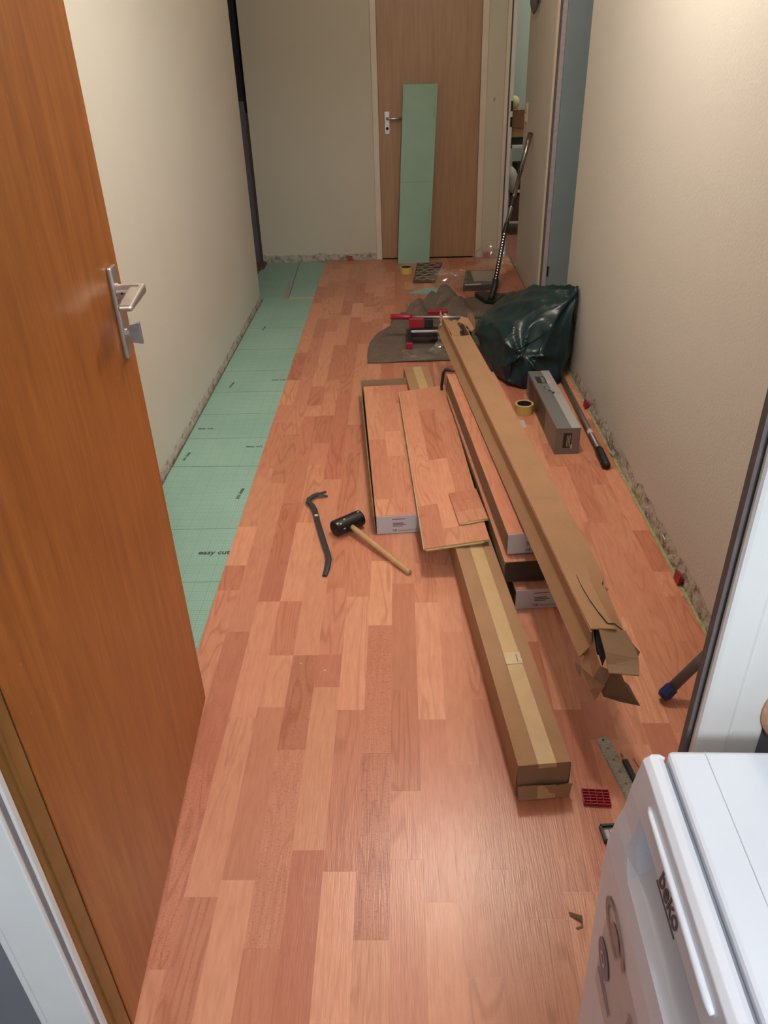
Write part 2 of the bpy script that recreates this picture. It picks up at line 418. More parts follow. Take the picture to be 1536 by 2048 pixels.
# broken plaster where skirting boards were taken off
def plaster_edge(parent, p0, p1, nrm, hmin, hmax, seed, t=.007):
    rnd = random.Random(seed); L = (Vector(p1) - Vector(p0)).length; n = int(L / .022)
    mb = MB(); d = (Vector(p1) - Vector(p0)) / n; nv = Vector(nrm); rows = 4; vs_ = []
    for i in range(n + 1):
        base = Vector(p0) + d * i
        h = hmin + (hmax - hmin) * (.5 + .5 * mnoise.noise(Vector((i * .22, seed, 0)))) + rnd.uniform(-.004, .004)
        for j in range(rows + 1):
            k = j / rows
            off = t * (1 - k * k) * (.55 + .6 * mnoise.noise(Vector((i * .6, j * 1.3, seed))) + .15 * rnd.random()) + (.0006 if j == rows else .001)
            vs_.append(base + nv * off + Vector((0, 0, -.012 + (h + .012) * k)))
    m_ = rows + 1
    mb.add(vs_, [(i * m_ + j, (i + 1) * m_ + j, (i + 1) * m_ + j + 1, i * m_ + j + 1) for i in range(n) for j in range(rows)])
    o = mb.build('plaster_edge', M['plaster'], parent); return o
plaster_edge(wl, (-1.0, 1.0, 0), (-1.0, 2.8, 0), (1, 0, 0), .015, .05, 3)
plaster_edge(wl, (-1.0, 2.8, 0), (-.988, 5.36, 0), (1, 0, 0), .012, .045, 4)
plaster_edge(wf, (-.195, 6.5, 0), (-1.13, 6.5, 0), (0, -1, 0), .03, .07, 5)
plaster_edge(wf, (.79, 6.5, 0), (.664, 6.5, 0), (0, -1, 0), .04, .07, 6)
plaster_edge(wr, (.893, 4.16, 0), (.893, .8, 0), (-1, 0, 0), .035, .085, 7, .010)

# --- laminate boards of the floor: boards, each with its printed strips
PW = .0714; X0 = -.0432
J = { -8:[(1.994, 0.9), (2.133, 1.5), (2.381, 0.4), (2.838, 0.8), (3.299, 1.2), (3.502, 0.8), (4.257, 1.4), (4.706, 0.5)], -7:[(0.793, 0.6), (1.289, 1.3), (1.785, 1.5), (2.243, 0.9), (2.707, 1.0), (3.164, 1.2), (3.499, 0.7), (4.513, 0.9), (4.903, 1.3)], -6:[(0.939, 1.2), (1.437, 0.6), (1.931, 0.6), (2.134, 1.5), (2.901, 1.3), (3.359, 1.2), (3.489, 0.5), (3.736, 1.4), (4.184, 0.4), (4.629, 0.6), (4.816, 1.2)], -5:[(0.977, 0.3), (1.473, 1.1), (1.678, 0.5), (1.932, 1.2), (2.402, 0.3), (2.863, 0.8), (3.067, 1.0), (3.365, 1.5), (3.828, 0.8), (4.38, 1.4)], -4:[(0.832, 1.4), (1.328, 0.9), (1.677, 1.5), (2.267, 0.6), (2.732, 0.9), (3.168, 1.5), (3.625, 1.4)], -3:[(1.046, 1.6), (1.547, 0.6), (1.679, 1.4), (1.998, 0.8), (2.925, 1.2), (3.767, 0.7), (4.389, 0.6), (4.615, 1.4)], -2:[(0.996, 0.2), (1.461, 1.2), (1.951, 0.3)], -1:[(0.849, 0.7), (1.315, 1.3), (1.807, 1.3)], 0:[(1.202, 1.0), (1.531, 1.5), (2.017, 1.4)], 1:[(0.927, 0.8), (1.425, 1.1), (1.916, 0.3)], 2:[(0.779, 0.8), (1.278, 1.2), (1.773, 0.9)], 3:[(0.997, 1.1), (1.495, 1.2)], 4:[(0.889, 1.1)], 5:[(1.725, 1.6)], 6:[(0.958, 1.4), (1.455, 1.5)], 9:[(1.406, 1.5), (2.376, 0.6), (2.809, 0.6)], 10:[(1.373, 0.7), (2.369, 0.8)], 11:[(1.721, 1.0), (2.175, 1.0), (2.65, 0.7)], 12:[(1.931, 1.2), (2.063, 0.7), (2.315, 1.5), (2.781, 0.6)] }
PORES = {(-7, 1), (-4, 1), (-4, 2), (-1, 1), (-1, 2)}
LIGHT = Vector((.80, .385, .240)); DARK = Vector((.52, .182, .110))
rs = random.Random(5)
def tone(t):
    t = max(0, min(1.7, t)) / 1.7
    c = LIGHT.lerp(DARK, t); j = rs.uniform(.96, 1.04)
    return (c.x * j, c.y * j * rs.uniform(.97, 1.03), c.z * j)
strip_cache = {}
def strip(parent, w_, l_, loc, t, pore=.0, thick=.0011):
    key = (round(w_, 5), round(l_, 5), thick)
    if key not in strip_cache:
        me = bpy.data.meshes.new('wood_strip')
        b = MB().box(-w_ / 2, w_ / 2, -l_ / 2, l_ / 2, -thick, 0)
        me.from_pydata(b.v, [], b.f); me.materials.append(M['beech']); strip_cache[key] = me
    o = bpy.data.objects.new('wood_strip', strip_cache[key]); C.objects.link(o)
    o.parent = parent; o.location = loc
    c = tone(t); o.color = (c[0], c[1], c[2], 1.0 - pore)
    return o
Y0, Y1 = .56, 6.485
BL = 1.335
boards = {}
for g in range(7):
    xa = X0 + (-8 + 3 * g) * PW; xb = xa + 3 * PW
    y = Y0 - rs.uniform(.1, 1.1); lst = []
    while y < Y1:
        a, b = max(y, Y0), min(y + BL, Y1)
        if b - a > .12:
            bo = MB().box(xa + .0001, xb - .0001, a + .0001, b - .0001, -.0078, -.0009).build('laminate_board', M['core'], fl_root)
            lst.append((a, b, bo))
        y += BL
    boards[g] = lst
for k in range(-8, 13):
    known = []
    for y, t in sorted(J.get(k, [])):
        if not known or y - known[-1][0] > .06: known.append([y, t])
    pts = [[Y0, rs.choice((.4, .8, 1.1, 1.4))]]
    # tone stored with a joint belongs to the strip on its near side
    seq = [y for y, t in known]; tn = [t for y, t in known]
    ys = [Y0] + seq; nearest = tn + [None]
    cur = ys[-1]
    steps = [.49, .465, .21, .33, .49, .14, .40]
    while cur < Y1 - .1:
        cur += rs.choice(steps) * rs.uniform(.93, 1.05)
        ys.append(min(cur, Y1)); nearest.append(None)
    if ys[-1] < Y1: ys.append(Y1)
    for i in range(len(ys) - 1):
        a, b = ys[i], min(ys[i + 1], Y1)
        if b - a < .01: continue
        # split long unknown gaps
        cuts = [a]
        while b - cuts[-1] > .62: cuts.append(cuts[-1] + rs.uniform(.3, .5))
        cuts.append(b)
        for q in range(len(cuts) - 1):
            p0, p1 = cuts[q], cuts[q + 1]
            t = nearest[i] if (i < len(nearest) and nearest[i] is not None and q == len(cuts) - 2) else rs.choice((.3, .6, .8, 1.0, 1.2, 1.5))
            mid = (p0 + p1) / 2
            par = None
            for (ba, bb, bo) in boards[(k + 8) // 3]:
                if ba <= mid <= bb: par = bo
            if par is None: par = boards[(k + 8) // 3][-1][2]
            pore = .55 if (k, i) in PORES else (0.0 if rs.random() < .85 else .2)
            strip(par, PW - .0001, p1 - p0 - .0001, (X0 + (k + .5) * PW, mid, 0), t, pore)

# --- underlay sheets on the left strip
def sheet_thing(name, poly, label, z0=-.0134, z1=-.0074):
    o = MB().prism(poly, z0, z1).build(name, M['underlay'])
    return tag(o, label, 'underlay', 'green underlay sheets')
u1 = sheet_thing('underlay_sheet', [(-.990, 1.0), (-.600, 1.0), (-.600, 2.872), (-.986, 2.878)], 'green foam underlay sheet nearest the orange door')
u2 = sheet_thing('underlay_sheet', [(-.984, 2.882), (-.600, 2.876), (-.600, 5.415), (-.974, 5.42)], 'long green foam underlay sheet along the left wall, middle of the strip', -.0134, -.0070)
u3 = sheet_thing('underlay_sheet', [(-.795, 5.425), (-.600, 5.419), (-.600, 6.478), (-.83, 6.478)], 'green underlay piece at the end wall beside the laminate', -.0134, -.0072)
u4 = sheet_thing('underlay_sheet', [(-1.125, 5.43), (-.800, 5.427), (-.836, 6.478), (-1.125, 6.478)], 'darker green underlay corner piece beside the alcove', -.0134, -.0068)
M['crease'] = plain('darker_green_crease', (.20, .33, .25), .6)
for yy in (1.45, 1.72, 2.05, 2.38): MB().box(-.985, -.605, yy, yy + .003, -.0075, -.0069).build('fold_crease', M['crease'], u1)
for yy in (3.15, 3.42, 3.70, 4.0, 4.35, 4.75): MB().box(-.98, -.605, yy, yy + .004, -.0072, -.0066).build('fold_crease', M['crease'], u2)
def lay(x, y, z, ang):   # text lying on the floor, reading direction ang (deg)
    return Matrix.Translation((x, y, z)) @ Matrix.Rotation(math.radians(ang), 4, 'Z')
text('lettering', 'easy cut', .034, M['ink'], u1, lay(-.672, 2.224, -.0070, 0), bold=.0009)
text('lettering', 'easy cut', .026, M['ink'], u1, lay(-.651, 2.64, -.0070, -98), bold=.0005)
text('lettering', 'easy cut', .022, M['ink'], u2, lay(-.664, 3.062, -.0066, 0), bold=.0004)
text('lettering', 'easy cut', .024, M['ink'], u2, lay(-.945, 2.975, -.0066, -98), bold=.0004)
text('lettering', 'easy cut', .022, M['ink'], u2, lay(-.925, 3.26, -.0066, 0), bold=.0004)
text('lettering', 'easy cut', .022, M['ink'], u2, lay(-.66, 3.86, -.0066, 0), bold=.0004)
text('lettering', 'easy cut', .022, M['ink'], u2, lay(-.90, 3.80, -.0066, -98), bold=.0004)
text('lettering', 'easy cut', .022, M['ink'], u2, lay(-.87, 4.75, -.0066, -98), bold=.0004)
tag(MB().box(-.79, -.605, 5.405, 5.435, -.0066, -.0060).build('masking_tape', M['tape_pale']), 'pale yellow masking tape strip across the far underlay seam', 'tape')
tag(MB().prism([(-.826, 5.43), (-.802, 5.43), (-.832, 5.86), (-.852, 5.86)], -.0066, -.0060).build('masking_tape', plain('beige_paper_tape', (.42, .34, .25), .7)), 'short beige tape strip on the lengthwise underlay seam', 'tape')
# yellow-green foam rim along the right edge of the laminate
tag(MB().box(.8735, .8850, .75, 4.1, -.0008, .0016).build('foam_rim', M['yellow_green']), 'thin yellowish foam edge between laminate and right wall', 'edge strip')

# --- near door (door_1): opens away on the left
d1 = thing('door_1', 'open orange-brown veneered door with satin lever handle on the left', 'door', (-.502, .692, 0), math.radians(3.1), kind='structure')
MB().box(-.041, 0, .0, .814, .006, 2.02).build('leaf', M['door_orange'], d1, bev=.0015)
hp = MB().box(0, .009, .737, .773, .992, 1.166).build('handle_plate', M['satin'], d1, bev=.003)
lv = MB().tube([(.009, .752, 1.120), (.052, .752, 1.120)], .0125, 16)
lv.build('lever_shaft', M['satin'], hp, smooth=False)
lvm = MB().add([(.034, .765, 1.112), (.060, .765, 1.112), (.058, .655, 1.107), (.032, .655, 1.107), (.034, .765, 1.132), (.060, .765, 1.132), (.058, .655, 1.118), (.032, .655, 1.118)],
               [(0, 1, 2, 3), (4, 7, 6, 5), (0, 4, 5, 1), (1, 5, 6, 2), (2, 6, 7, 3), (3, 7, 4, 0)])
lvm.build('lever', M['satin'], hp, bev=.004)
MB().tube([(.009, .752, 1.120), (.013, .752, 1.120)], .0145, 16).build('shaft_collar', M['satin'], hp)
MB().tube([(.020, .7385, 1.1185), (.020, .7405, 1.1185)], .0024, 10).build('grub_screw', M['dark'], hp)
tt = MB().tube([(.009, .754, 1.038), (.016, .754, 1.038)], .009, 16).build('thumb_turn', M['satin'], hp)
MB().prism([(.010, .006), (.018, .018), (.038, .022), (.038, -.022), (.018, -.018), (.010, -.006)], -.004, .004).build('turn_knob', plain('blue_grey_knob', (.36, .38, .41), .3, .7), tt, mat4=Matrix.Translation((0, .754, 1.038)) @ Matrix.Rotation(PI / 2, 4, 'X'), bev=.0015)

# jambs of the near doorway
jl = MB().box(-.556, -.501, .628, .684, 0, 2.04).build('door_frame', M['brown_jamb']); tag(jl, 'brown stained hinge jamb of the near doorway', 'door frame', kind='structure')
MB().box(-.501, -.498, .650, .654, 0, 2.04).build('bead', M['brown_jamb'], jl)
MB().box(-.556, -.506, .684, .692, 0, 2.04).build('gap_shadow', M['gasket'], jl)
cl = MB().box(-.572, -.5005, .600, .6085, 0, 2.04).build('trim_1', M['white_trim'], bev=.003); tag(cl, 'white painted casing beside the brown jamb, bottom left', 'trim', kind='structure')
MB().box(-.545, -.4965, .616, .628, 0, 2.04).build('edge_strip', M['white_trim'], cl, bev=.002)
MB().box(-.545, -.5005, .608, .6175, 0, 2.04).build('groove', plain('lilac_groove_shade', (.26, .23, .25), .6), cl)  # shade of the casing groove, painted as a lilac-grey strip
MB().box(-.585, -.571, .604, .6125, 0, 2.04).build('outer_edge', M['white_trim'], cl, bev=.002)
jr = MB().box(.3575, .400, .672, .6875, 0, 2.04).build('trim_2', M['white_trim'], bev=.006); tag(jr, 'white painted latch jamb of the near doorway on the right', 'trim', kind='structure')
MB().box(.3530, .359, .688, .700, 0, 2.04).build('gasket', M['gasket'], jr)
MB().box(.398, .4400, .677, .6878, 0, 2.04).build('casing', M['white_trim'], jr, bev=.004)

# --- far door in the end wall
d2 = thing('door_2', 'closed beech veneer door in the end wall', 'door', (-.147, 6.5, 0), 0, kind='structure')
MB().box(.002, .760, .012, .052, .004, 2.0).build('leaf', M['far_door'], d2)
for xa, xb in ((-.045, .0), (.762, .809)):
    MB().box(xa, xb, -.012, .06, -.008, 2.04).build('casing', M['cream_trim'], d2, bev=.003)
MB().box(-.045, .809, -.012, .06, 2.0, 2.045).build('casing', M['cream_trim'], d2)
hp = MB().box(.042, .086, .004, .013, .925, 1.082).build('handle_plate', M['alu'], d2, bev=.004)
MB().tube([(.064, .006, 1.037), (.064, -.045, 1.037), (.075, -.052, 1.037), (.19, -.052, 1.035)], .0085, 10).build('lever', M['alu'], hp, smooth=True)
MB().tube([(.064, .0045, .966), (.064, .002, .966)], .011, 12).build('keyhole', M['dark'], hp)

# --- far right corner: latch jamb of the store-room doorway
jf = MB().box(.792, .820, 6.474, 6.502, -.008, 2.05).build('trim_3', M['cream_trim'], bev=.003); tag(jf, 'cream casing in the far right corner of the hallway', 'trim', kind='structure')
MB().box(.820, .831, 6.49, 6.51, -.008, 2.05).build('gap_shadow', M['gasket'], jf)
jb = MB().box(.831, .860, 6.476, 6.54, -.008, 2.05).build('trim_4', M['white_trim'], bev=.002); tag(jb, 'white latch jamb with strike plate holes in the far right corner', 'trim', kind='structure')
for z0, z1 in ((1.06, 1.128), (.955, 1.022)):
    MB().box(.845, .860, 6.4745, 6.4775, z0, z1).build('strike_hole', M['dark'], jb)
# near jamb of the other doorway, with its blue-grey door leaf
cb = MB().box(.885, .993, 5.02, 5.062, -.008, 2.05).build('trim_5', M['cream_trim'], bev=.003); tag(cb, 'cream door jamb to the left of the blue-grey door', 'trim', kind='structure')
MB().box(.897, .915, 5.012, 5.021, -.008, 2.05).build('gap_shadow', M['gasket'], cb)
MB().box(.910, .935, 5.004, 5.021, -.008, 2.05).build('rebate', plain('lavender_paint', (.50, .46, .50), .4), cb)
d3 = thing('door_3', 'open blue-grey painted door leaf in the right side doorway', 'door', (.937, 5.0, 0), 0, kind='structure')
MB().box(0, .76, .0, .04, .006, 2.02).build('leaf', M['door_blue'], d3, bev=.002)
hg = MB().tube([(.002, -.006, .215), (.002, -.006, .275)], .006, 10).build('hinge', M['dark'], d3)
# light switch and hook on the short wall
sw = thing('light_switch', 'cream double light switch on the short wall piece', 'switch', (.893, 5.97, 1.085))
MB().box(-.010, 0, -.045, .045, -.062, .062).build('plate', M['cream_grip'], sw, bev=.003)
for z in (-.03, .03): MB().box(-.015, -.009, -.028, .028, z - .024, z + .024).build('rocker', M['cream_grip'], sw, bev=.002)
hk = thing('coat_hook', 'dark grey rounded hook end on the wall at the top edge', 'hook', (.893, 5.72, 1.66))
MB().lathe([(0, -.035), (.014, -.02), (.026, .02), (.030, .08), (.022, .12), (0, .13)], 16).build('peg', M['hook_grey'], hk, loc=(-.034, 0, .02), smooth=True)
MB().box(-.012, 0, -.03, .03, .05, .15).build('back_plate', M['hook_grey'], hk, bev=.003)
MB().sheet([(.711, 6.4985, 1.150), (.735, 6.4985, 1.152), (.731, 6.4985, 1.135), (.722, 6.4985, 1.122), (.713, 6.4985, 1.138)], .001).build('scuff_mark', plain('scuff', (.42, .37, .29), .8), wf)

# ------------------------------------------------------------------ flooring packs
PACK_W, PACK_L, BT = .2145, 1.335, .0088
def plank_strips(parent, z, seed, w_=PACK_W, l_=PACK_L, joints=None):
    rr = random.Random(seed)
    for c in range(3):
        ys = [0.0]
        js = joints[c] if joints else None
        if js: ys += js + [l_]
        else:
            y = rr.choice((.14, .3, .45))
            while y < l_ - .08: ys.append(y); y += rr.choice((.465, .49, .21, .33))
            ys.append(l_)
        for i in range(len(ys) - 1):
            strip(parent, w_ / 3 - .0004, ys[i + 1] - ys[i] - .0006, (w_ / 3 * (c + .5), (ys[i] + ys[i + 1]) / 2, z), rr.choice((.4, .7, .9, 1.1, 1.4)), 0.0 if rr.random() < .85 else .5, .0009)

def label_end(parent, w_, h_, dark=False):
    lb = MB().box(.002, w_ - .002, -.0032, -.0008, .001, h_ - .001).build('end_label', M['maroon'] if dark else M['white_card'], parent)
    if dark: return lb
    R = Matrix.Rotation(PI / 2, 4, 'X')
    def T(x, z): return Matrix.Translation((x, -.0036, z)) @ R
    text('lettering', 'CE', .013, M['ink'], lb, T(.066, .013), bold=.0002)
    def bar(x0, x1, z, hgt, m):
        MB().box(x0, x1, -.0036, -.0031, z, z + hgt).build('print_line', m, lb)
    bar(.058, .105, h_ - .016, .003, M['red_ink'])
    bar(.060, .098, .041, .0026, M['ink']); bar(.060, .108, .035, .0026, M['ink']); bar(.060, .096, .029, .0026, M['ink']); bar(.078, .150, .013, .0012, M['ink_grey']); bar(.078, .128, .009, .0012, M['ink_grey'])
    for i in range(9): bar(.150 + i * .0038, .152 + i * .0038 + (i % 2) * .001, h_ - .019, .010, M['ink'])
    bar(.150, .184, h_ - .023, .002, M['ink_grey']); bar(.165, .190, .026, .002, M['ink_grey']); bar(.170, .188, .036, .005, M['ink'])
    return lb

def pack(loc, rz, label, seed, wrap=True, dark_end=False, n=8):
    t = thing('flooring_pack', label, 'flooring pack', loc, rz, 'packs of laminate flooring')
    h_ = n * BT + .004
    MB().box(.0005, PACK_W - .0005, .0, PACK_L, .0, .003).build('base_card', M['card_grey'], t)
    top = None
    for i in range(n):
        z = .003 + i * BT
        b = MB().box(.0008 + (i % 2) * .0004, PACK_W - .0008, .001, PACK_L - .001, z + .0003, z + BT - .0008).build('laminate_board', M['pack_side'] if i < n - 1 else M['core'], t)
        top = b
    plank_strips(top, .003 + n * BT, seed)
    label_end(t, PACK_W, h_ - .001, dark_end)
    if wrap:
        f = MB(); e = .0022
        def side(u, v): return (-e - .0012 * mnoise.noise(Vector((u * 30, v * 3, seed))), u * PACK_L, v * h_)
        f.grid(side, 60, 3)
        f.grid(lambda u, v: (u * PACK_W, -e - .0035 - .001 * mnoise.noise(Vector((u * 9, v * 4, seed + 2))), v * h_), 12, 4)
        f.grid(lambda u, v: (u * PACK_W, v * PACK_L, h_ + .0008 + .0006 * mnoise.noise(Vector((u * 6, v * 26, seed + 5)))), 6, 40)
        f.build('shrink_wrap', M['wrap'], t, smooth=True)
    return t
RZ = math.atan2(.111, 1.333)          # stack of packs leans left going away
pack((.335, 1.878, .0), RZ * .96, 'lowest pack of beech laminate in the stack of three, white end label', 21)
pack((.303, 1.915, .0772), RZ * .93, 'middle pack of the stack of three with a dark shrink-wrapped end', 22, True, True)
pack((.312, 1.955, .1544), RZ, 'topmost pack of the stack of three under the torn carton', 23)

# the opened pack on the left: cardboard tray, boards inside
tp = thing('open_flooring_pack', 'opened cardboard tray of beech laminate boards on the left, beside the mallet', 'flooring pack', (-.102, 2.318, 0), math.atan2(.09, 1.22), 'packs of laminate flooring')
PL2 = 1.225
MB().box(-.003, PACK_W + .003, 0, PL2 + .006, 0, .0025).build('tray_base', M['card_grey'], tp)
ts = MB()
ts.add([(-.003, 0, 0), (-.006, 0, .074), (-.010, .5, .088), (-.012, .9, .092), (-.010, PL2 + .006, .097), (-.003, PL2 + .006, 0)], [(0, 1, 2, 3, 4, 5)])
ts.build('tray_side', M['card_grey'], tp, solid=.003)
MB().add([(-.006, PL2 + .008, 0), (PACK_W + .01, PL2 + .008, 0), (PACK_W + .006, PL2 + .020, .100), (-.012, PL2 + .014, .100)], [(0, 1, 2, 3)]).build('tray_end_flap', M['card_grey'], tp, solid=.003)
MB().add([(PACK_W + .003, 0, 0), (PACK_W + .003, 0, .06), (PACK_W + .003, PL2, .07), (PACK_W + .003, PL2, 0)], [(0, 1, 2, 3)]).build('tray_side', M['card_grey'], tp, solid=.003)
top = None
for i in range(8):
    z = .003 + i * BT
    top = MB().box(.0012, PACK_W - .001, .003, PL2 - .004, z, z + BT - .0006).build('laminate_board', M['core'] if i % 2 else M['pack_side'], tp)
plank_strips(top, .003 + 8 * BT + .0004, 31, PACK_W, PL2, [[.12, .62, 1.1], [.46, .70], [.05, .54, 1.0]])
label_end(tp, PACK_W, .074)

# loose plank laid across the pack and the closed carton
def bilin_frame(o, ax, ay): return frame(o, ax, Vector(ax).cross(Vector(ay)))
o_ = Vector((.0648, 2.072, .0905)); ex = Vector((.2055, .012, .024)); ey = Vector((-.084, 1.322, .004))
lp = thing('laminate_plank', 'loose beech laminate plank lying across the open pack and the taped carton', 'plank', mat4=bilin_frame(o_, ex, ey))
LW, LL = .2135, 1.322
lb_ = MB().box(0, LW, 0, LL, 0, .0078).build('core_board', M['core'], lp)
plank_strips(lb_, .0088, 44, LW, LL, [[.265, .76], [.10, .60, 1.07], [.46, .93]])
MB().box(.005, LW - .02, -.006, .0005, .0005, .0038).build('click_tongue', M['core'], lb_)
MB().box(-.004, .0005, .004, LL - .004, .001, .0042).build('side_tongue', plain('pale_core_edge', (.62, .50, .30), .7), lb_)
# offcut on the plank
oc = thing('laminate_offcut', 'small sawn laminate offcut on top of the loose plank', 'offcut', mat4=bilin_frame(Vector((.184, 2.184, .1152)), Vector((.1, .011, .0117)), Vector((-.005, .207, .0006))))
ob = MB().box(0, .100, 0, .207, 0, .0078).build('core_board', M['core'], oc)
for a, b, t in ((0, .075, .7), (.075, .145, 1.2), (.145, .207, 1.3)): strip(ob, .0995, b - a - .0006, (.05, (a + b) / 2, .0088), t, .3 if a == .075 else 0, .0009)
MB().add([(.004, -.0006, .002), (.02, -.004, .003), (.06, -.003, .003), (.098, -.001, .002), (.106, .004, .010), (.098, .003, .0085), (.05, .001, .0082), (.004, .0005, .007)], [(0, 1, 2, 3, 4, 5, 6, 7)]).build('torn_edge', M['core'], ob, solid=.0008)

# ------------------------------------------------------------------ closed taped carton
th = math.atan2(.240, 2.534)
bx = thing('long_carton', 'long closed cardboard carton with a tape stripe lying on the floor', 'carton', (.2485, 1.187, 0), th, 'long skirting-board cartons')
CW, CL_, CH = .1215, 2.545, .100
body = MB()
body.grid(lambda u, v: (u * CW, v * CL_, CH - .0015 * math.sin(PI * u) * (1 if .1 < v < .9 else .4) + .0007 * mnoise.noise(Vector((u * 4, v * 22, 1)))), 6, 60)
body.grid(lambda u, v: (0 - .003 * math.sin(PI * u) * (.5 + .5 * math.sin(v * 9)), v * CL_, u * CH), 4, 60)
body.grid(lambda u, v: (CW + .002 * math.sin(PI * u), v * CL_, u * CH), 4, 60)
body.add([(0, 0, 0), (CW, 0, 0), (CW, CL_, 0), (0, CL_, 0)], [(0, 1, 2, 3)])
body.add([(0, CL_, 0), (CW, CL_, 0), (CW, CL_, CH), (0, CL_, CH)], [(0, 1, 2, 3)])
body.build('carton_body', M['card'], bx, smooth=False)
MB().grid(lambda u, v: (u * CW, .001 + .010 * math.sin(PI * v) * math.sin(PI * u) * .3, v * CH), 6, 5).build('end_panel', M['card_grey'], bx)
MB().grid(lambda u, v: (.002 + u * (CW - .002) + .007 * v * u, -.016 + .011 * v - .004 * u * v + .002 * math.sin(7 * u) * v, .0015 + .034 * v + .004 * mnoise.noise(Vector((u * 7, v * 2, 3))) * v), 10, 4).build('end_flap', M['card'], bx, solid=.003)
tpz = CH + .0011
MB().grid(lambda u, v: (.046 + u * .042, .0 + v * CL_, tpz - .0009 * math.sin(PI * (.38 + .3 * u))), 2, 60).build('tape_stripe', M['tape'], bx)
MB().grid(lambda u, v: (.047 + u * .042, -.0012, CH - .012 + v * .013), 2, 2).build('tape_end', M['tape'], bx)
MB().grid(lambda u, v: (.045 + u * .0445, .33 + v * .045, tpz + .0006), 3, 2).build('tape_patch', plain('pale_tape_overlap', (.60, .46, .27), .4), bx)
MB().box(.076, .079, .337, .365, tpz + .0005, tpz + .0010).build('tape_print', M['ink_grey'], bx)
MB().sheet([(.046, -.0180, .004), (.088, -.0180, .004), (.090, -.0092, .037), (.048, -.0082, .037)], .0008).build('flap_tape', M['tape'], bx)

# ------------------------------------------------------------------ open torn carton on top of the stack
def lerp(a, b, t): return a + (b - a) * t
oc2 = thing('long_carton', 'long empty torn cardboard carton resting across the stacked packs', 'carton', (.43, 1.41, .24), 0, 'long skirting-board cartons')
inv = Matrix.Translation((-.43, -1.41, -.24))
def L(p): return tuple(Vector(p) + Vector((-.43, -1.41, -.24)))
YA, YB = 1.395, 3.57
def topz(y): return lerp(.322, .309, (y - 1.4) / 2.6)
def xl(y): return .4310 - .0892 * (y - 1.389)
def wd(y): return lerp(.102, .0905, (y - 1.4) / 2.3)
def nz(y, s): return .0014 * mnoise.noise(Vector((y * 6, s, 2)))
def top_fn(u, v):
    y = lerp(YA, YB, v); dip = .0035 * math.sin(PI * u) if y > 2 else 0
    fold = 0
    if y < 1.72: fold = -.035 * max(0, (u - .62) / .38) * (1.72 - y) / .32
    return L((xl(y) + u * wd(y) - (0.012 * u if y < 1.6 else 0), y, topz(y) - dip + nz(y, u * 3) + fold))
MB().grid(top_fn, 8, 90).build('top_panel', M['card'], oc2, solid=.0035)
def side_fn(u, v):
    y = lerp(YA - .008, 3.88, v); z = topz(y)
    if u <= .5: return L((xl(y) + .0040 * (u * 2), y, z - .043 * u * 2 - .001))
    k = (u - .5) * 2
    return L((xl(y) + .0040 - .0235 * k, y, z - .044 - .0345 * k + nz(y, 9) * .5))
MB().grid(side_fn, 8, 90).build('side_panel', M['card'], oc2, solid=.0035)
def rside(u, v):
    y = lerp(YA + .02, 3.80, v); fold = .035 * max(0, (1.72 - y) / .32)
    return L((xl(y) + wd(y) + .001 - (.010 if y < 1.6 else 0), y, topz(y) - fold - (.076 - fold * .9) * u - .001))
MB().grid(rside, 3, 60).build('side_panel', M['card'], oc2, solid=.0035)
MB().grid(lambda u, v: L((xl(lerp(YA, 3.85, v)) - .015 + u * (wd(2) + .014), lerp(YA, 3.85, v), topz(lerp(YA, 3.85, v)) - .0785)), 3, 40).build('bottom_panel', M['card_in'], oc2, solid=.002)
# the far end: torn top, left part of the top panel lower, a gap in it
MB().sheet([L((p[0] * .9754, p[1] * .9754, p[2] + .032)) for p in [(.249, 3.66, .280), (.290, 3.66, .280), (.288, 3.72, .279), (.296, 3.78, .278), (.286, 3.84, .279), (.292, 3.90, .276), (.275, 3.93, .276), (.262, 3.90, .277), (.236, 3.92, .276), (.216, 3.93, .283)]], .0035).build('torn_panel', M['card'], oc2)
MB().sheet([L((p[0] * .9754, p[1] * .9754, p[2] + .032)) for p in [(.290, 3.88, .276), (.312, 3.93, .286), (.345, 3.93, .281), (.358, 3.86, .272), (.368, 3.80, .264), (.352, 3.76, .262), (.336, 3.82, .268), (.318, 3.85, .272)]], .0035).build('torn_panel', M['card'], oc2)
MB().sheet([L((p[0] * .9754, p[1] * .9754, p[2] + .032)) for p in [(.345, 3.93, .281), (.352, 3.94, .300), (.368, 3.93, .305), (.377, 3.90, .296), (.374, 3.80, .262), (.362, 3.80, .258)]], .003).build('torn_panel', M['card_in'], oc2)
MB().sheet([L((p[0] * .9754, p[1] * .9754, p[2] + .032)) for p in [(.216, 3.94, .285), (.206, 3.98, .305), (.203, 3.98, .300), (.200, 3.95, .27), (.205, 3.93, .262)]], .003).build('torn_panel', M['card'], oc2)
# near end: crushed flaps
MB().sheet([L(p) for p in [(0.449, 1.400, 0.322), (0.514, 1.400, 0.311), (0.528, 1.370, 0.290), (0.533, 1.34, .278), (0.455, 1.342, 0.296)]], .0035).build('end_flap', M['card_grey'], oc2)
MB().sheet([L(p) for p in [(0.455, 1.342, 0.296), (0.533, 1.34, .278), (0.530, 1.318, 0.270), (0.456, 1.318, 0.279)]], .0035).build('end_flap', M['card_grey'], oc2)
MB().sheet([L(p) for p in [(0.456, 1.318, 0.281), (0.530, 1.318, 0.272), (0.524, 1.295, 0.268), (0.455, 1.296, 0.276)]], .0035).build('end_flap', M['card_grey'], oc2)
MB().sheet([L(p) for p in [(0.438, 1.410, 0.318), (0.426, 1.400, 0.256), (0.436, 1.335, 0.228), (0.446, 1.335, 0.262), (0.439, 1.365, 0.284)]], .003).build('end_flap', M['card'], oc2)
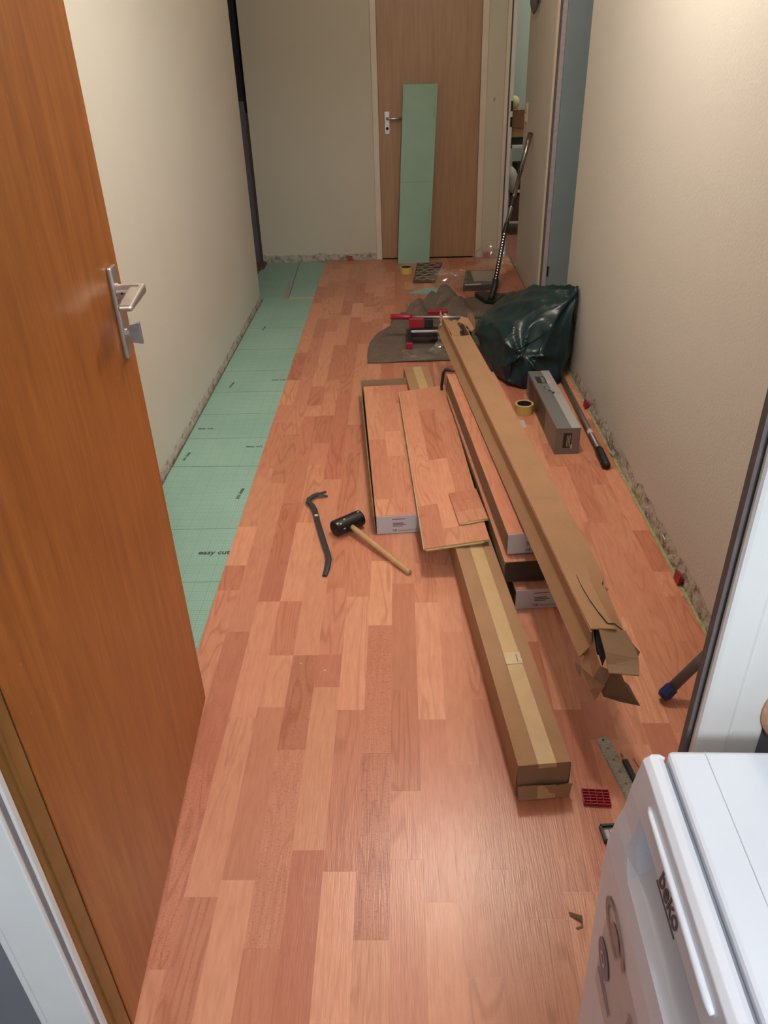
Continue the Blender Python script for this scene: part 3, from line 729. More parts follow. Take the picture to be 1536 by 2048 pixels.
MB().sheet([L(p) for p in [(0.446, 1.337, 0.262), (0.436, 1.335, 0.226), (0.457, 1.315, 0.222), (0.474, 1.330, 0.250)]], .003).build('end_flap', M['card_grey'], oc2)
MB().sheet([L(p) for p in [(0.427, 1.400, 0.258), (0.415, 1.370, 0.226), (0.416, 1.350, 0.214), (0.428, 1.330, 0.194), (0.442, 1.318, 0.172), (0.457, 1.314, 0.222), (0.436, 1.334, 0.226)]], .003).build('end_flap', M['card'], oc2)
MB().sheet([L(p) for p in [(0.428, 1.372, 0.2405), (0.426, 1.355, 0.228), (0.441, 1.330, 0.218), (0.444, 1.336, 0.2265)]], .002).build('tape_strip', M['tape'], oc2)
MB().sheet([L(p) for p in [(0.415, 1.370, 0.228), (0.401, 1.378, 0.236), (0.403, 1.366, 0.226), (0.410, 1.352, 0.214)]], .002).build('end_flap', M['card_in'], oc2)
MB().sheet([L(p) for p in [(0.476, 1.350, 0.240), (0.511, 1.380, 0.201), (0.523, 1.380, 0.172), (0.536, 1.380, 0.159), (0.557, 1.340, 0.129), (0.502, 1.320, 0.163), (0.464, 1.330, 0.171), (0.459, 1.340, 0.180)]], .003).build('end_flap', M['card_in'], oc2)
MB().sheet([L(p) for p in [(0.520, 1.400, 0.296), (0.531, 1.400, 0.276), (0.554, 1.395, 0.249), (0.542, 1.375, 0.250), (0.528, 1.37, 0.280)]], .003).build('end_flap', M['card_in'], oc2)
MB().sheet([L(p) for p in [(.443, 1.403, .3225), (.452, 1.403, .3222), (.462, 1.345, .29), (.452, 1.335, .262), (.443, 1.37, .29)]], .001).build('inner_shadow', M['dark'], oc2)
cr = MB()
pts = [(.4405, 1.61), (.443, 1.565), (.452, 1.50), (.462, 1.455), (.474, 1.412), (.490, 1.411), (.515, 1.404)]
for i in range(len(pts) - 1):
    (xa, ya), (xb, yb) = pts[i], pts[i + 1]; wv_ = .0006 + .0005 * i
    dx, dy = yb - ya, -(xb - xa); q = math.hypot(dx, dy); dx, dy = dx / q * wv_, dy / q * wv_
    def zz(x, y):
        u = (x - xl(y)) / wd(y); f_ = -.035 * max(0, (u - .62) / .38) * (1.72 - y) / .32
        return topz(y) + .0028 + f_
    cr.add([L((xa - dx, ya - dy, zz(xa, ya))), L((xa + dx, ya + dy, zz(xa, ya))), L((xb + dx, yb + dy, zz(xb, yb))), L((xb - dx, yb - dy, zz(xb, yb)))], [(0, 1, 2, 3)])
cr.build('tear_line', M['dark'], oc2)
MB().sheet([L(p) for p in [(.494, 1.592, .3075), (.503, 1.596, .303), (.519, 1.580, .296), (.506, 1.562, .296)]], .002).build('torn_corner', M['card_in'], oc2)
# black strap around the far end of the stack
stp = MB().tube([(.188, 3.37, .075), (.182, 3.34, .15), (.188, 3.318, .222), (.198, 3.312, .239), (.24, 3.306, .2335), (.33, 3.312, .2320), (.40, 3.325, .2320), (.424, 3.325, .222), (.428, 3.34, .12)], [.006, .007, .007, .008, .0045, .003, .003, .005, .006], 10).build('black_strap', M['black_pl'], smooth=True)
tag(stp, 'black strap round the far end of the stacked packs', 'strap')

# ------------------------------------------------------------------ mallet, crowbar
ma = thing('rubber_mallet', 'black rubber mallet with a pale wooden handle on the floor', 'mallet', (-.205, 2.345, 0))
ax = Vector((.098, .080, 0)).normalized(); hc = Vector((0, 0, .0305))
pts = [hc + ax * s for s in (-.060, -.0575, -.050, .050, .0575, .060)]
hd = MB().tube(pts, [.0265, .0295, .0305, .0305, .0295, .0265], 26).build('head', M['rubber'], ma, smooth=False)
for dx_, a_ in ((-.043, .9), (-.02, 1.3), (.046, 1.5), (-.035, .2)):
    c_ = hc + ax * dx_; n_ = Vector((ax.y, -ax.x, 0)) * math.cos(a_) + Vector((0, 0, 1)) * math.sin(a_)
    MB().box(-.004, .004, -.002, .002, -.0003, .0003).build('moulded_mark', M['sticker'], hd, mat4=frame(c_ + n_ * .0307, ax, n_))
dirh = Vector((.208, -.262, -.021)); p0 = Vector((.012, -.018, .029))
MB().tube([p0, p0 + dirh * .12, p0 + dirh * .5, p0 + dirh * .97, p0 + dirh], [.0095, .0105, .0102, .0105, .0092], 16).build('handle', M['handle_wood'], ma, smooth=True)

cbt = thing('crowbar', 'dark grey steel pry bar with a forked claw on the floor', 'crowbar', (-.30, 2.33, 0))
def Lc(p): return Vector(p) - Vector((-.30, 2.33, 0))
path = [(-.268, 2.060, .003), (-.262, 2.100, .007), (-.261, 2.150, .010), (-.268, 2.185, .010), (-.300, 2.310, .010), (-.322, 2.40, .010), (-.338, 2.475, .011), (-.350, 2.505, .012), (-.368, 2.530, .013), (-.367, 2.550, .014), (-.352, 2.575, .014), (-.335, 2.592, .012)]
MB().tube([Lc(p) for p in path], [.009, .0105, .011, .0105, .0105, .0105, .0105, .0105, .011, .011, .010, .011], 8, flat=.72).build('bar', M['iron'], cbt, smooth=False)
MB().tube([Lc((-.339, 2.588, .012)), Lc((-.322, 2.606, .010)), Lc((-.308, 2.622, .005))], [.007, .0058, .0045], 8, flat=.6).build('claw_prong', M['iron'], cbt)
MB().tube([Lc((-.336, 2.584, .012)), Lc((-.316, 2.583, .010)), Lc((-.299, 2.588, .005))], [.007, .0058, .0045], 8, flat=.6).build('claw_prong', M['iron'], cbt)
MB().lathe([(0, 0), (.0075, 0), (.0075, .0008), (0, .0008)], 16).build('round_sticker', M['sticker'], cbt, loc=Lc((-.3275, 2.425, .0172)))

# ------------------------------------------------------------------ tape rolls
def tape_roll(x, y, r, h_, label):
    t = thing('tape_roll', label, 'tape roll', (x, y, 0), 0, 'yellow tape rolls')
    MB().lathe([(r * .80, 0), (r, 0), (r, h_), (r * .80, h_)], 40, closed=True).build('tape_winding', M['yellow_tape'], t, smooth=False, bev=.001)
    MB().lathe([(r * .74, .001), (r * .80, .001), (r * .80, h_ - .001), (r * .74, h_ - .001)], 40, closed=True).build('core', M['tape_core'], t)
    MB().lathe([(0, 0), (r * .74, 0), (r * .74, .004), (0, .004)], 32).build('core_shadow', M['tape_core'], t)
    return t
tape_roll(.573, 3.355, .043, .048, 'yellow tape roll between the torn carton and the silver box')
tape_roll(.044, 6.02, .048, .048, 'yellow tape roll at the far end beside the doormat')
tag(MB().box(.536, .562, 3.19, 3.27, .0, .0012).build('paper_scrap', M['white_card']), 'small white paper scrap beside the torn carton', 'paper')

# ------------------------------------------------------------------ silver box by the wall
sb = thing('product_box', 'silver-grey product carton standing by the right wall', 'box', (.640, 2.917, 0), math.atan2(-.0, 1), None)
sb.rotation_euler.z = math.atan2(.022, .62)
SW_, SL, SH = .1025, .66, .121
MB().box(0, SW_, 0, SL, 0, SH).build('carton_body', M['silver_card'], sb, bev=.0012)
MB().box(SW_ * .62, SW_ + .0004, .0, SL, SH - .0002, SH + .0006).build('pale_stripe', M['silver_light'], sb)
MB().box(-.0006, .0002, .22, .60, .012, SH - .012).build('photo_print', M['dark_print'], sb)
lab = MB().box(.018, .062, .50, .585, SH, SH + .0008).build('label_print', M['black_label'], sb)
for i in range(4): MB().box(.042 + i * .004, .0438 + i * .004, .507, .575, SH + .0008, SH + .0011).build('print_line', M['silver_light'], lab)
MB().box(.064, .078, .497, .525, SH + .0006, SH + .0012).build('sticker', M['pink_label'], sb)
lab = MB().box(.032, .067, -.0008, .0002, .030, .098).build('label_print', M['black_label'], sb)
for i in range(3): MB().box(.047 + i * .006, .0495 + i * .006, -.0012, -.0007, .036, .088).build('print_line', M['silver_light'], lab)
MB().box(.064, .072, -.0013, -.0003, .026, .045).build('sticker', M['pink_label'], sb)
for i, (x, y) in enumerate(((.035, .44), (.05, .40), (.06, .37))):
    MB().box(x, x + .010, y, y + .02, SH, SH + .0006).build('tool_print', M['black_label'], sb)
MB().tube([(.035, .45, SH + .001), (.06, .405, SH + .004), (.085, .372, SH + .002), (.1, .355, SH + .001)], .0012, 6).build('plastic_tie', M['silver_light'], sb)
# pole with black grip along the wall
pl = thing('broom_pole', 'grey metal pole with a black grip lying along the right wall', 'pole', (.823, 2.77, 0))
MB().tube([(.0, 0, .0175), (.003, .008, .0175), (.005, .148, .0175), (.005, .152, .0165)], [.013, .0175, .0175, .0165], 16).build('grip', M['black_pl'], pl, smooth=True)
MB().tube([(.005, .150, .0165), (.000, .985, .0165)], .0128, 16).build('tube', M['steel_grey'] if False else plain('dull_grey_tube', (.20, .18, .165), .4, .5), pl, smooth=True)
MB().tube([(.0042, .30, .0165), (.0042, .335, .0165)], .0131, 16).build('tape_band', M['white_card'], pl, smooth=True)

# ------------------------------------------------------------------ red spacer wedges and bits along the walls
def wedge(x, y, rz, label, s=1.0, lean=0):
    o = MB().add([(0, -.022, 0), (.03, -.022, 0), (.03, .022, 0), (0, .022, 0), (0, -.022, .004), (.03, -.022, .022), (.03, .022, .022), (0, .022, .004)],
                 [(0, 3, 2, 1), (4, 5, 6, 7), (0, 1, 5, 4), (1, 2, 6, 5), (2, 3, 7, 6), (3, 0, 4, 7)]).build('spacer_wedge', M['red_pl'], bev=.001)
    o.location = (x, y, 0); o.rotation_euler = (0, lean, rz); o.scale = (s, s, s)
    return tag(o, label, 'wedge', 'red spacer wedges')
wedge(.871, 2.005, 0, 'red spacer wedge against the right wall near the grey tube leg', 1.0, -.9)
wedge(.868, 3.40, 0, 'red spacer wedge against the right wall behind the silver box', 1.0, -.9)
wedge(-.415, 6.478, PI / 2, 'red spacer wedge at the end wall left of the beech door', 1.0, -.5)
wedge(.705, 6.470, PI / 2, 'red spacer wedge at the end wall right of the beech door', 1.1, -.5)
def flake(pts, label, m=None):
    return tag(MB().sheet(pts, .003).build('plaster_flake', m or M['plaster']), label, 'plaster flake')
flake([(.884, 3.02, .02), (.878, 3.00, .055), (.868, 2.965, .072), (.872, 2.945, .045), (.882, 2.955, .012)], 'peeling plaster flake on the right wall above the black grip')
flake([(.886, 2.93, .004), (.874, 2.915, .016), (.872, 2.885, .018), (.884, 2.87, .004)], 'plaster lump on the floor edge beside the black grip')
flake([(.889, 2.22, .028), (.880, 2.205, .052), (.882, 2.18, .05), (.889, 2.185, .03)], 'white plaster lump on the right wall past the red wedge', M['dust'])
rr = random.Random(4)
crumbs = MB()
for i in range(46):
    y = rr.uniform(1.6, 3.2); x = rr.uniform(.868, .884); z = rr.uniform(.001, .05); s = rr.uniform(.0015, .004)
    if z > .006: x = .8855
    crumbs.box(x, x + s, y, y + s, z, z + s)
tag(crumbs.build('plaster_crumbs', M['dust']), 'white plaster crumbs along the right wall edge', 'crumbs', kind='stuff')
crumbs = MB()
for x, y in ((-.305, 1.64), (-.234, 1.61), (-.09, 3.78), (-.02, 3.80), (.03, 3.79), (.08, 3.83)):
    crumbs.box(x, x + .005, y, y + .003, 0, .002)
tag(crumbs.build('floor_crumbs', M['dust']), 'few white crumbs scattered on the laminate', 'crumbs', kind='stuff')

# ------------------------------------------------------------------ grey tube leg with blue cap, right
lg = thing('tube_leg', 'grey tube leg with a blue rubber cap behind the right jamb', 'tube leg', (.674, 1.485, 0))
dv = Vector((.150, .05, .165)); dn = dv.normalized()
MB().tube([Vector((0, 0, .014)) - dn * .002 + Vector((0, 0, 0)), Vector((0, 0, .014)) + dn * .008, Vector((0, 0, .014)) + dn * .036], [.014, .0185, .0170], 18).build('rubber_cap', M['blue_pl'], lg, smooth=False)
MB().tube([Vector((0, 0, .014)) + dn * .030, Vector((0, 0, .014)) + dn * .31], .0138, 18).build('tube', M['steel_grey'], lg, smooth=True)

# ------------------------------------------------------------------ ruler, pencil, splinter, red block, tray, scraps
ru = thing('steel_ruler', 'steel ruler with a hole lying between the carton and the appliance', 'ruler', (.489, 1.346, 0), math.atan2(.0, 1) + math.radians(-6 + 180 - 180))
ru.rotation_euler.z = math.atan2(.165, .03) - PI / 2 + PI  # runs towards the camera
ru.rotation_euler.z = math.radians(180 - (-9.5))
MB().prism([(-.017, -.008), (-.010, -.012), (.010, -.012), (.017, -.008), (.017, .33), (-.017, .33)], .0, .0016).build('blade', plain('dull_ruler_steel', (.40, .385, .34), .5, .25, .2, 90), ru)
mk = MB()
for i in range(40):
    y = .01 + i * .008; l_ = .008 if i % 5 == 0 else .0045
    mk.box(-.0165, -.0165 + l_, y, y + .0012, .0016, .0018); mk.box(.0165 - l_, .0165, y, y + .0012, .0016, .0018)
for i in range(9): mk.box(-.004, .002, .02 + i * .036, .026 + i * .036, .0016, .0018)
mk.build('graduation', M['ink_grey'], ru)
MB().tube([(0, -.004, .0015), (0, -.004, .002)], .0035, 12).build('hanging_hole', M['ink'], ru)
pc = thing('pencil', 'dark blue carpenter pencil beside the steel ruler', 'pencil', (.523, 1.300, 0), math.radians(188))
MB().box(-.0065, .0065, .016, .17, .0, .0085).build('shaft', M['pencil_blue'], pc, bev=.002)
MB().add([(-.006, .016, 0), (.006, .016, 0), (.006, .016, .008), (-.006, .016, .008), (0, .002, .003)], [(0, 1, 4), (1, 2, 4), (2, 3, 4), (3, 0, 4), (0, 3, 2, 1)]).build('sharpened_wood', M['handle_wood'], pc)
MB().tube([(0, .004, .003), (.001, -.008, .002)], [.0014, .0008], 6).build('lead', M['dark'], pc)
tag(MB().tube([(.548, 1.292, .001), (.558, 1.25, .0012), (.564, 1.21, .001)], .0011, 6).build('wood_splinter', M['splinter']), 'thin reddish wood splinter beside the pencil', 'splinter')
rb = thing('spacer_block', 'red plastic spacer block with ribbed grid near the carton end', 'spacer', (.4325, 1.1765, 0), math.radians(-4))
MB().box(-.031, .031, -.021, .021, 0, .004).build('base', M['red_pl'], rb, bev=.001)
rg = MB()
for i in range(6): rg.box(-.031, .031, -.021 + i * .0080, -.0195 + i * .0080, .004, .0085)
for i in range(5): rg.box(-.031 + i * .0151, -.0295 + i * .0151, -.021, .021, .004, .0085)
rg.build('ribs', plain('brighter_red_rib', (.42, .03, .05), .35), rb)
tr = thing('small_tray', 'small black-rimmed tray half hidden behind the white appliance', 'tray', (.4265, 1.06, 0), math.radians(4))
MB().box(0, .12, 0, .040, 0, .002).build('base', M['white_card'], tr)
for a in ((0, .12, -.002, .003), (0, .12, .037, .042), (-.002, .003, 0, .04)): MB().box(*a, 0, .010).build('rim', M['black_pl'], tr)
for i in range(7): MB().box(.006 + i * .011, .008 + i * .011, .006, .034, .002, .0026).build('stripe', M['ink_grey'], tr)
tag(MB().sheet([(.318, .905, .001), (.342, .893, .007), (.341, .883, .004), (.320, .897, .001)], .002).add([(.341, .893, .006), (.337, .876, .001), (.325, .872, .002), (.329, .868, .0), (.341, .872, .0)], [(0, 1, 2, 3, 4)]).build('cardboard_scrap', M['card_in']), 'tiny folded cardboard scrap on the floor before the appliance', 'scrap')
tag(MB().sheet([(.385, .925, .001), (.392, .918, .004), (.390, .912, .001)], .001).build('cardboard_scrap', M['card_in']), 'tiny brown chip close to the white appliance', 'scrap')

# ------------------------------------------------------------------ fleece cloth, cutter, vacuum, mat, films
def cloth_fn(u, v):
    # u: left to right, v: near to far
    xl_ = lerp(-.19, -.03, v) - .05 * math.sin(PI * min(1, v * 1.3)) ; xr_ = lerp(.66, .80, v)
    x = lerp(xl_, xr_, u); y = lerp(4.055 + .03 * u, 5.12 + .28 * u, v) - (.30 * (1 - u) ** 3 * v * v)
    z = .006 + .005 * mnoise.noise(Vector((x * 6, y * 6, 0))) + .004 * mnoise.noise(Vector((x * 17, y * 9, 4)))
    def ridge(px, py, qx, qy, amp, sg):
        d = Vector((qx - px, qy - py)); t = max(0, min(1, ((x - px) * d.x + (y - py) * d.y) / d.length_squared))
        dd = math.hypot(x - px - t * d.x, y - py - t * d.y); return amp * math.exp(-(dd / sg) ** 2)
    f = max(ridge(-.14, 4.86, .06, 5.0, .045, .07), ridge(.06, 5.0, .24, 5.10, .10, .09), ridge(.24, 5.10, .34, 4.95, .115, .08), ridge(.34, 4.92, .56, 4.72, .05, .07), ridge(.0, 4.75, .12, 4.92, .05, .05))
    cre = 1 + .55 * mnoise.noise(Vector((x * 10 + y * 7, y * 5 - x * 4, 3))) + .22 * mnoise.noise(Vector((x * 22, y * 20, 8)))
    return (x + .5 * f * math.sin(9 * y), y, z + f * max(.3, cre))
cl_ = MB().grid(cloth_fn, 90, 90).build('floor_cloth', M['fleece'], smooth=True, solid=.008)
tag(cl_, 'grey-brown fleece cloth crumpled under the red cutter', 'cloth')

cu = thing('laminate_cutter', 'red and black laminate cutter with a red handled silver lever on the cloth', 'cutter', (.045, 4.26, .012))
MB().box(-.016, .016, -.012, .26, .010, .032).build('foot_bar', M['black_pl'], cu, bev=.003)
MB().box(-.018, .018, -.020, .016, .0, .036).build('red_foot', M['red_pl'], cu, bev=.003)
MB().box(.335, .367, -.012, .26, .010, .032).build('foot_bar', M['black_pl'], cu, bev=.003)
MB().box(-.006, .36, .015, .030, .085, .098).build('rail', M['alu'], cu, bev=.002)
MB().box(.012, .36, .06, .16, .045, .075).build('bed', M['black_pl'], cu, bev=.003)
MB().box(-.006, .012, .0, .05, .03, .10).build('post', M['black_pl'], cu, bev=.002)
MB().box(.0, .085, .105, .135, .082, .140).build('blade_block', M['red_pl'], cu, bev=.004)
MB().box(.09, .14, .10, .14, .085, .135).build('blade_block', M['black_pl'], cu, bev=.003)
MB().tube([(.005, .13, .1435), (.43, .13, .130)], .0075, 12).build('lever', M['alu'], cu, smooth=True)
MB().tube([(-.107, .13, .147), (-.103, .13, .147), (.0, .13, .1435), (.018, .13, .143)], [.012, .0155, .0155, .014], 14).build('grip', M['red_pl'], cu, smooth=True)
MB().box(.11, .23, .20, .235, .130, .155).build('guide_block', M['red_pl'], cu, bev=.004)
MB().tube([(.02, .128, .137), (.02, .118, .137)], .003, 8).build('bolt', M['alu'], cu)
# clear film hanging over the cutter
def crumple(fn, amp, s, seed):
    def g(u, v):
        p = Vector(fn(u, v)); q = p * s
        return tuple(p + Vector((mnoise.noise(q + Vector((seed, 0, 0))), mnoise.noise(q + Vector((0, seed, 4))), abs(mnoise.noise(q + Vector((7, 3, seed)))))) * amp)
    return g
tag(MB().grid(crumple(lambda u, v: (.165 + .07 * v + .05 * u, 4.10 + .30 * v, .03 + .13 * v * v), .03, 14, 1), 14, 20).build('plastic_film', M['film'], smooth=False), 'clear plastic film strip draped over the red cutter', 'plastic film', 'clear plastic films')
tag(MB().grid(crumple(lambda u, v: (.0 + .30 * u, 4.06 + .16 * v, .018), .022, 16, 5), 18, 12).build('plastic_film', M['film'], smooth=False), 'clear crinkled film on the near edge of the cloth', 'plastic film', 'clear plastic films')
tag(MB().grid(crumple(lambda u, v: (.235 + .27 * u, 5.50 + .42 * v, .015 + .05 * math.sin(PI * u) * math.sin(PI * v)), .06, 11, 9), 18, 18).build('plastic_film', M['film'], smooth=False), 'clear crumpled film between the doormat and the flat box', 'plastic film', 'clear plastic films')
tag(MB().grid(crumple(lambda u, v: (.57 + .27 * u, 5.78 + .55 * v, .075 + .07 * math.sin(PI * u) * math.sin(PI * v)), .07, 9, 13), 20, 20).build('plastic_film', M['film'], smooth=False), 'clear crumpled film on the flat grey box at the wall', 'plastic film', 'clear plastic films')
# flat grey box
fb = thing('flat_box', 'flat dark grey box wrapped in film near the far right wall', 'box', (.44, 5.46, .0), math.radians(6))
MB().prism([(.0, .0), (.235, .0), (.34, .40), (.10, .43)], .0, .042).build('body', plain('dark_grey_gloss', (.075, .075, .075), .25), fb, bev=.004)
MB().prism([(.015, .006), (.13, .006), (.135, .03), (.02, .035)], .042, .0432).build('white_edge_print', plain('pale_grey_print', (.55, .52, .50), .3), fb)
MB().prism([(.10, .10), (.29, .08), (.325, .37), (.13, .40)], .042, .0430).build('pale_panel', plain('pale_top_panel', (.30, .27, .24), .3), fb)
# doormat
dm = thing('doormat', 'small brown doormat with pale wavy lines at the end door', 'doormat', (.090, 5.72, 0))
MB().prism([(.0, .0), (.165, -.012), (.245, .565), (.045, .565)], 0, .012).build('pile', M['mat_brown'], dm, bev=.003)
for i in range(7):
    y = .05 + i * .077
    def wavef(k):
        u = k / 24; return (lerp(.012 + .08 * y, .160 + .135 * y, u), y + .018 * math.sin(u * 4 * PI + (PI if i % 2 else 0)), .0125)
    MB().tube([wavef(k) for k in range(25)], .0055, 6).build('wave_line', M['mat_light'], dm)
tag(MB().prism([(.055, 5.447), (.175, 5.555), (.36, 5.60), (.34, 5.53), (.206, 5.41)], .0, .006).build('underlay_scrap', M['underlay']), 'small green underlay scrap behind the crumpled cloth', 'underlay')

# vacuum wand leaning on the wall
vw = thing('vacuum_wand', 'chrome vacuum cleaner wand leaning on the far right wall', 'vacuum wand', (.62, 5.20, .012))
V0 = Vector((.62, 5.20, .012))
def Lv(p): return Vector(p) - V0
top_p = Vector((.870, 5.615, .985)); low_p = Vector((.700, 5.30, .46)); bend = Vector((.632, 5.17, .150))
MB().tube([Lv(low_p.lerp(top_p, .60)), Lv(top_p.lerp(low_p, .12)), Lv(top_p.lerp(low_p, .11)), Lv(top_p)], [.0155, .0155, .0175, .0175], 16).build('upper_tube', M['chrome'], vw, smooth=True)
MB().tube([Lv(low_p), Lv(low_p.lerp(top_p, .60))], .0135, 16).build('lower_tube', M['chrome'], vw, smooth=True)
MB().tube([Lv(low_p.lerp(top_p, .22)), Lv(low_p.lerp(top_p, .32))], .021, 12).build('clamp', M['black_pl'], vw)
MB().tube([Lv(low_p.lerp(top_p, -.06)), Lv(low_p.lerp(top_p, .04))], .017, 12).build('coupling', M['black_pl'], vw)
dk = plain('dark_grey_wand', (.10, .085, .07), .35, .6)
MB().tube([Lv(bend), Lv(low_p.lerp(top_p, -.05))], .0155, 14).build('telescopic_tube', dk, vw, smooth=True)
dd_ = low_p.lerp(top_p, -.05) - bend
for i in range(17):
    p = bend + dd_ * ((i + .7) / 17.5)
    nvec = Vector((0, -1, 0)); nvec = (nvec - dd_.normalized() * nvec.dot(dd_.normalized())).normalized(); nvec = (nvec * .95 + Vector((-.25, 0, 0))).normalized()
    MB().tube([Lv(p + nvec * .0140), Lv(p + nvec * .0170)], .0042, 8).build('detent_stud', M['alu'], vw)
MB().tube([Lv(bend + dd_ * .03), Lv(bend - Vector((.004, .01, .04))), Lv(bend - Vector((.022, .04, .085))), Lv((.595, 5.10, .045))], [.021, .022, .021, .018], 14).build('elbow', M['black_pl'], vw, smooth=True)
nz_ = MB().prism([(-.115, .09), (-.06, -.08), (.04, -.13), (.11, -.02), (.05, .06), (-.05, .12)], .0, .032).build('floor_nozzle', M['black_pl'], vw, bev=.008)
MB().prism([(-.02, -.06), (.03, -.09), (.07, -.02), (.01, .01)], .032, .037).build('nozzle_recess', M['mat_brown'], nz_)

# ------------------------------------------------------------------ teal bin bag
def bag():
    bm = bmesh.new()
    c = Vector((.66, 3.93, .16))
    # corners the taut film is pulled over: tip, shoulders, flanks, foot
    ctl = [(.886, 3.835, .462), (.880, 3.87, .452), (.83, 4.02, .405), (.77, 4.14, .395), (.70, 4.18, .380), (.60, 4.21, .335), (.54, 4.24, .295), (.415, 4.15, .205), (.385, 4.08, .150), (.425, 3.93, .075), (.47, 3.80, .012),
           (.52, 3.67, .004), (.60, 3.63, .004), (.70, 3.64, .02), (.79, 3.68, .01), (.840, 3.75, .004), (.884, 3.86, .12), (.886, 3.96, .24), (.545, 3.66, .200), (.50, 3.72, .235), (.66, 3.615, .13), (.60, 3.80, .335), (.74, 3.70, .30), (.47, 3.92, .27),
           (.66, 4.32, .12), (.85, 4.28, .12), (.48, 4.32, .08), (.82, 4.25, .004), (.48, 4.25, .004), (.81, 3.73, .26), (.69, 3.98, .392), (.885, 4.1, .2)]
    for q in ctl: bm.verts.new(q)
    res = bmesh.ops.convex_hull(bm, input=bm.verts)
    junk = [g for g in res['geom_interior'] if isinstance(g, bmesh.types.BMVert)] + [v for v in bm.verts if not v.link_faces]
    bmesh.ops.delete(bm, geom=list(set(junk)), context='VERTS')
    for _ in range(2):
        bmesh.ops.subdivide_edges(bm, edges=bm.edges, cuts=3, use_grid_fill=True)
    bmesh.ops.triangulate(bm, faces=bm.faces)
    for _ in range(3): bmesh.ops.smooth_vert(bm, verts=bm.verts, factor=.5, use_axis_x=True, use_axis_y=True, use_axis_z=True)
    bm.normal_update()
    knot = Vector((.605, 3.63, .185)); tipq = Vector((.88, 3.85, .455))
    for v in bm.verts:
        p = v.co; n_ = v.normal
        # folds running out of the knot on the front
        r = p - knot; dist = r.length; a_ = math.atan2(r.z, r.x)
        f1 = abs(math.sin(a_ * 2.5 + .8 * math.sin(a_ * 3 + 1) + 3 * mnoise.noise(p * 3)))
        w1 = math.exp(-(dist / .20) ** 2) * min(1, dist / .05)
        # folds running into the tip
        r2 = p - tipq; d2 = r2.length; a2 = math.atan2(r2.z, r2.x + .6 * r2.y)
        f2 = abs(math.sin(a2 * 5 + 2 * mnoise.noise(p * 4)))
        w2 = math.exp(-(d2 / .20) ** 2) * min(1, d2 / .06)
        big = abs(mnoise.noise(p * 5.5 + Vector((2, 7, 1)))) ; mid = abs(mnoise.noise(Vector((p.x * 16 + p.z * 9, p.y * 9, p.z * 7 - p.x * 9))))
        off = -.050 * w1 * (f1 ** .6) - .035 * w2 * f2 + .035 * (.15 - big) + .010 * (.2 - mid) - .030 * math.exp(-(dist / .035) ** 2)
        q = p + n_ * off
        q.z = max(.004, q.z); q.x = min(.887, q.x)
        v.co = q
    me = bpy.data.meshes.new('bin_bag'); bm.to_mesh(me); bm.free(); me.materials.append(M['bag'])
    for p in me.polygons: p.use_smooth = True
    o = bpy.data.objects.new('bin_bag', me); C.objects.link(o)
    tag(o, 'full dark teal plastic bin bag slumped against the right wall', 'bin bag')
    return o
bag()

# ------------------------------------------------------------------ green board leaning on the far door
gb = thing('underlay_board', 'tall green underlay board leaning against the beech door', 'underlay board', mat4=frame((-.02, 6.335, .0), (.252, .0, .0), (0, -1, .09)))
gp = MB().add([(0, 0, 0), (.252, 0, 0), (.316, 1.262, 0), (.062, 1.262, 0), (0, 0, .012), (.252, 0, .012), (.316, 1.262, .012), (.062, 1.262, .012)],
              [(0, 3, 2, 1), (4, 5, 6, 7), (0, 1, 5, 4), (1, 2, 6, 5), (2, 3, 7, 6), (3, 0, 4, 7)])
gp.build('foam_board', plain('pale_green_foam', (.315, .50, .385), .55, var=.06, scale=5), gb)
MB().box(.035, .288, .60, .603, .012, .0124).build('fold_crease', plain('crease_green', (.23, .37, .28), .6), gb)
text('lettering', 'easy cut', .026, M['underlay'] if False else plain('faded_green_ink', (.20, .32, .27), .6), gb, Matrix.Translation((.288, 1.08, .0125)) @ Matrix.Rotation(math.radians(87), 4, 'Z'))
text('lettering', 'easy cut', .024, plain('faded_green_ink', (.20, .32, .27), .6), gb, Matrix.Translation((.252, .40, .0125)) @ Matrix.Rotation(math.radians(87), 4, 'Z'))

# ------------------------------------------------------------------ alcove boards on the far left
tag(MB().prism([(-1.205, 6.44), (-1.16, 6.44), (-1.15, 6.47), (-1.195, 6.47)], -.0134, 1.18).build('leaning_board', plain('blue_grey_board', (.10, .10, .125), .5)), 'grey upright board in the dark alcove behind the left wall', 'board')
tag(MB().prism([(-1.152, 6.47), (-1.138, 6.47), (-1.138, 6.50), (-1.152, 6.50)], -.0134, 1.10).build('leaning_board', plain('dark_red_brown_board', (.055, .03, .024), .6)), 'dark brown upright board in the alcove next to the end wall', 'board')
tag(MB().box(-1.19, -1.10, 6.27, 6.46, -.0066, .012).build('floor_block', plain('brown_block', (.12, .075, .05), .7)), 'small brown wooden block at the alcove corner', 'block')

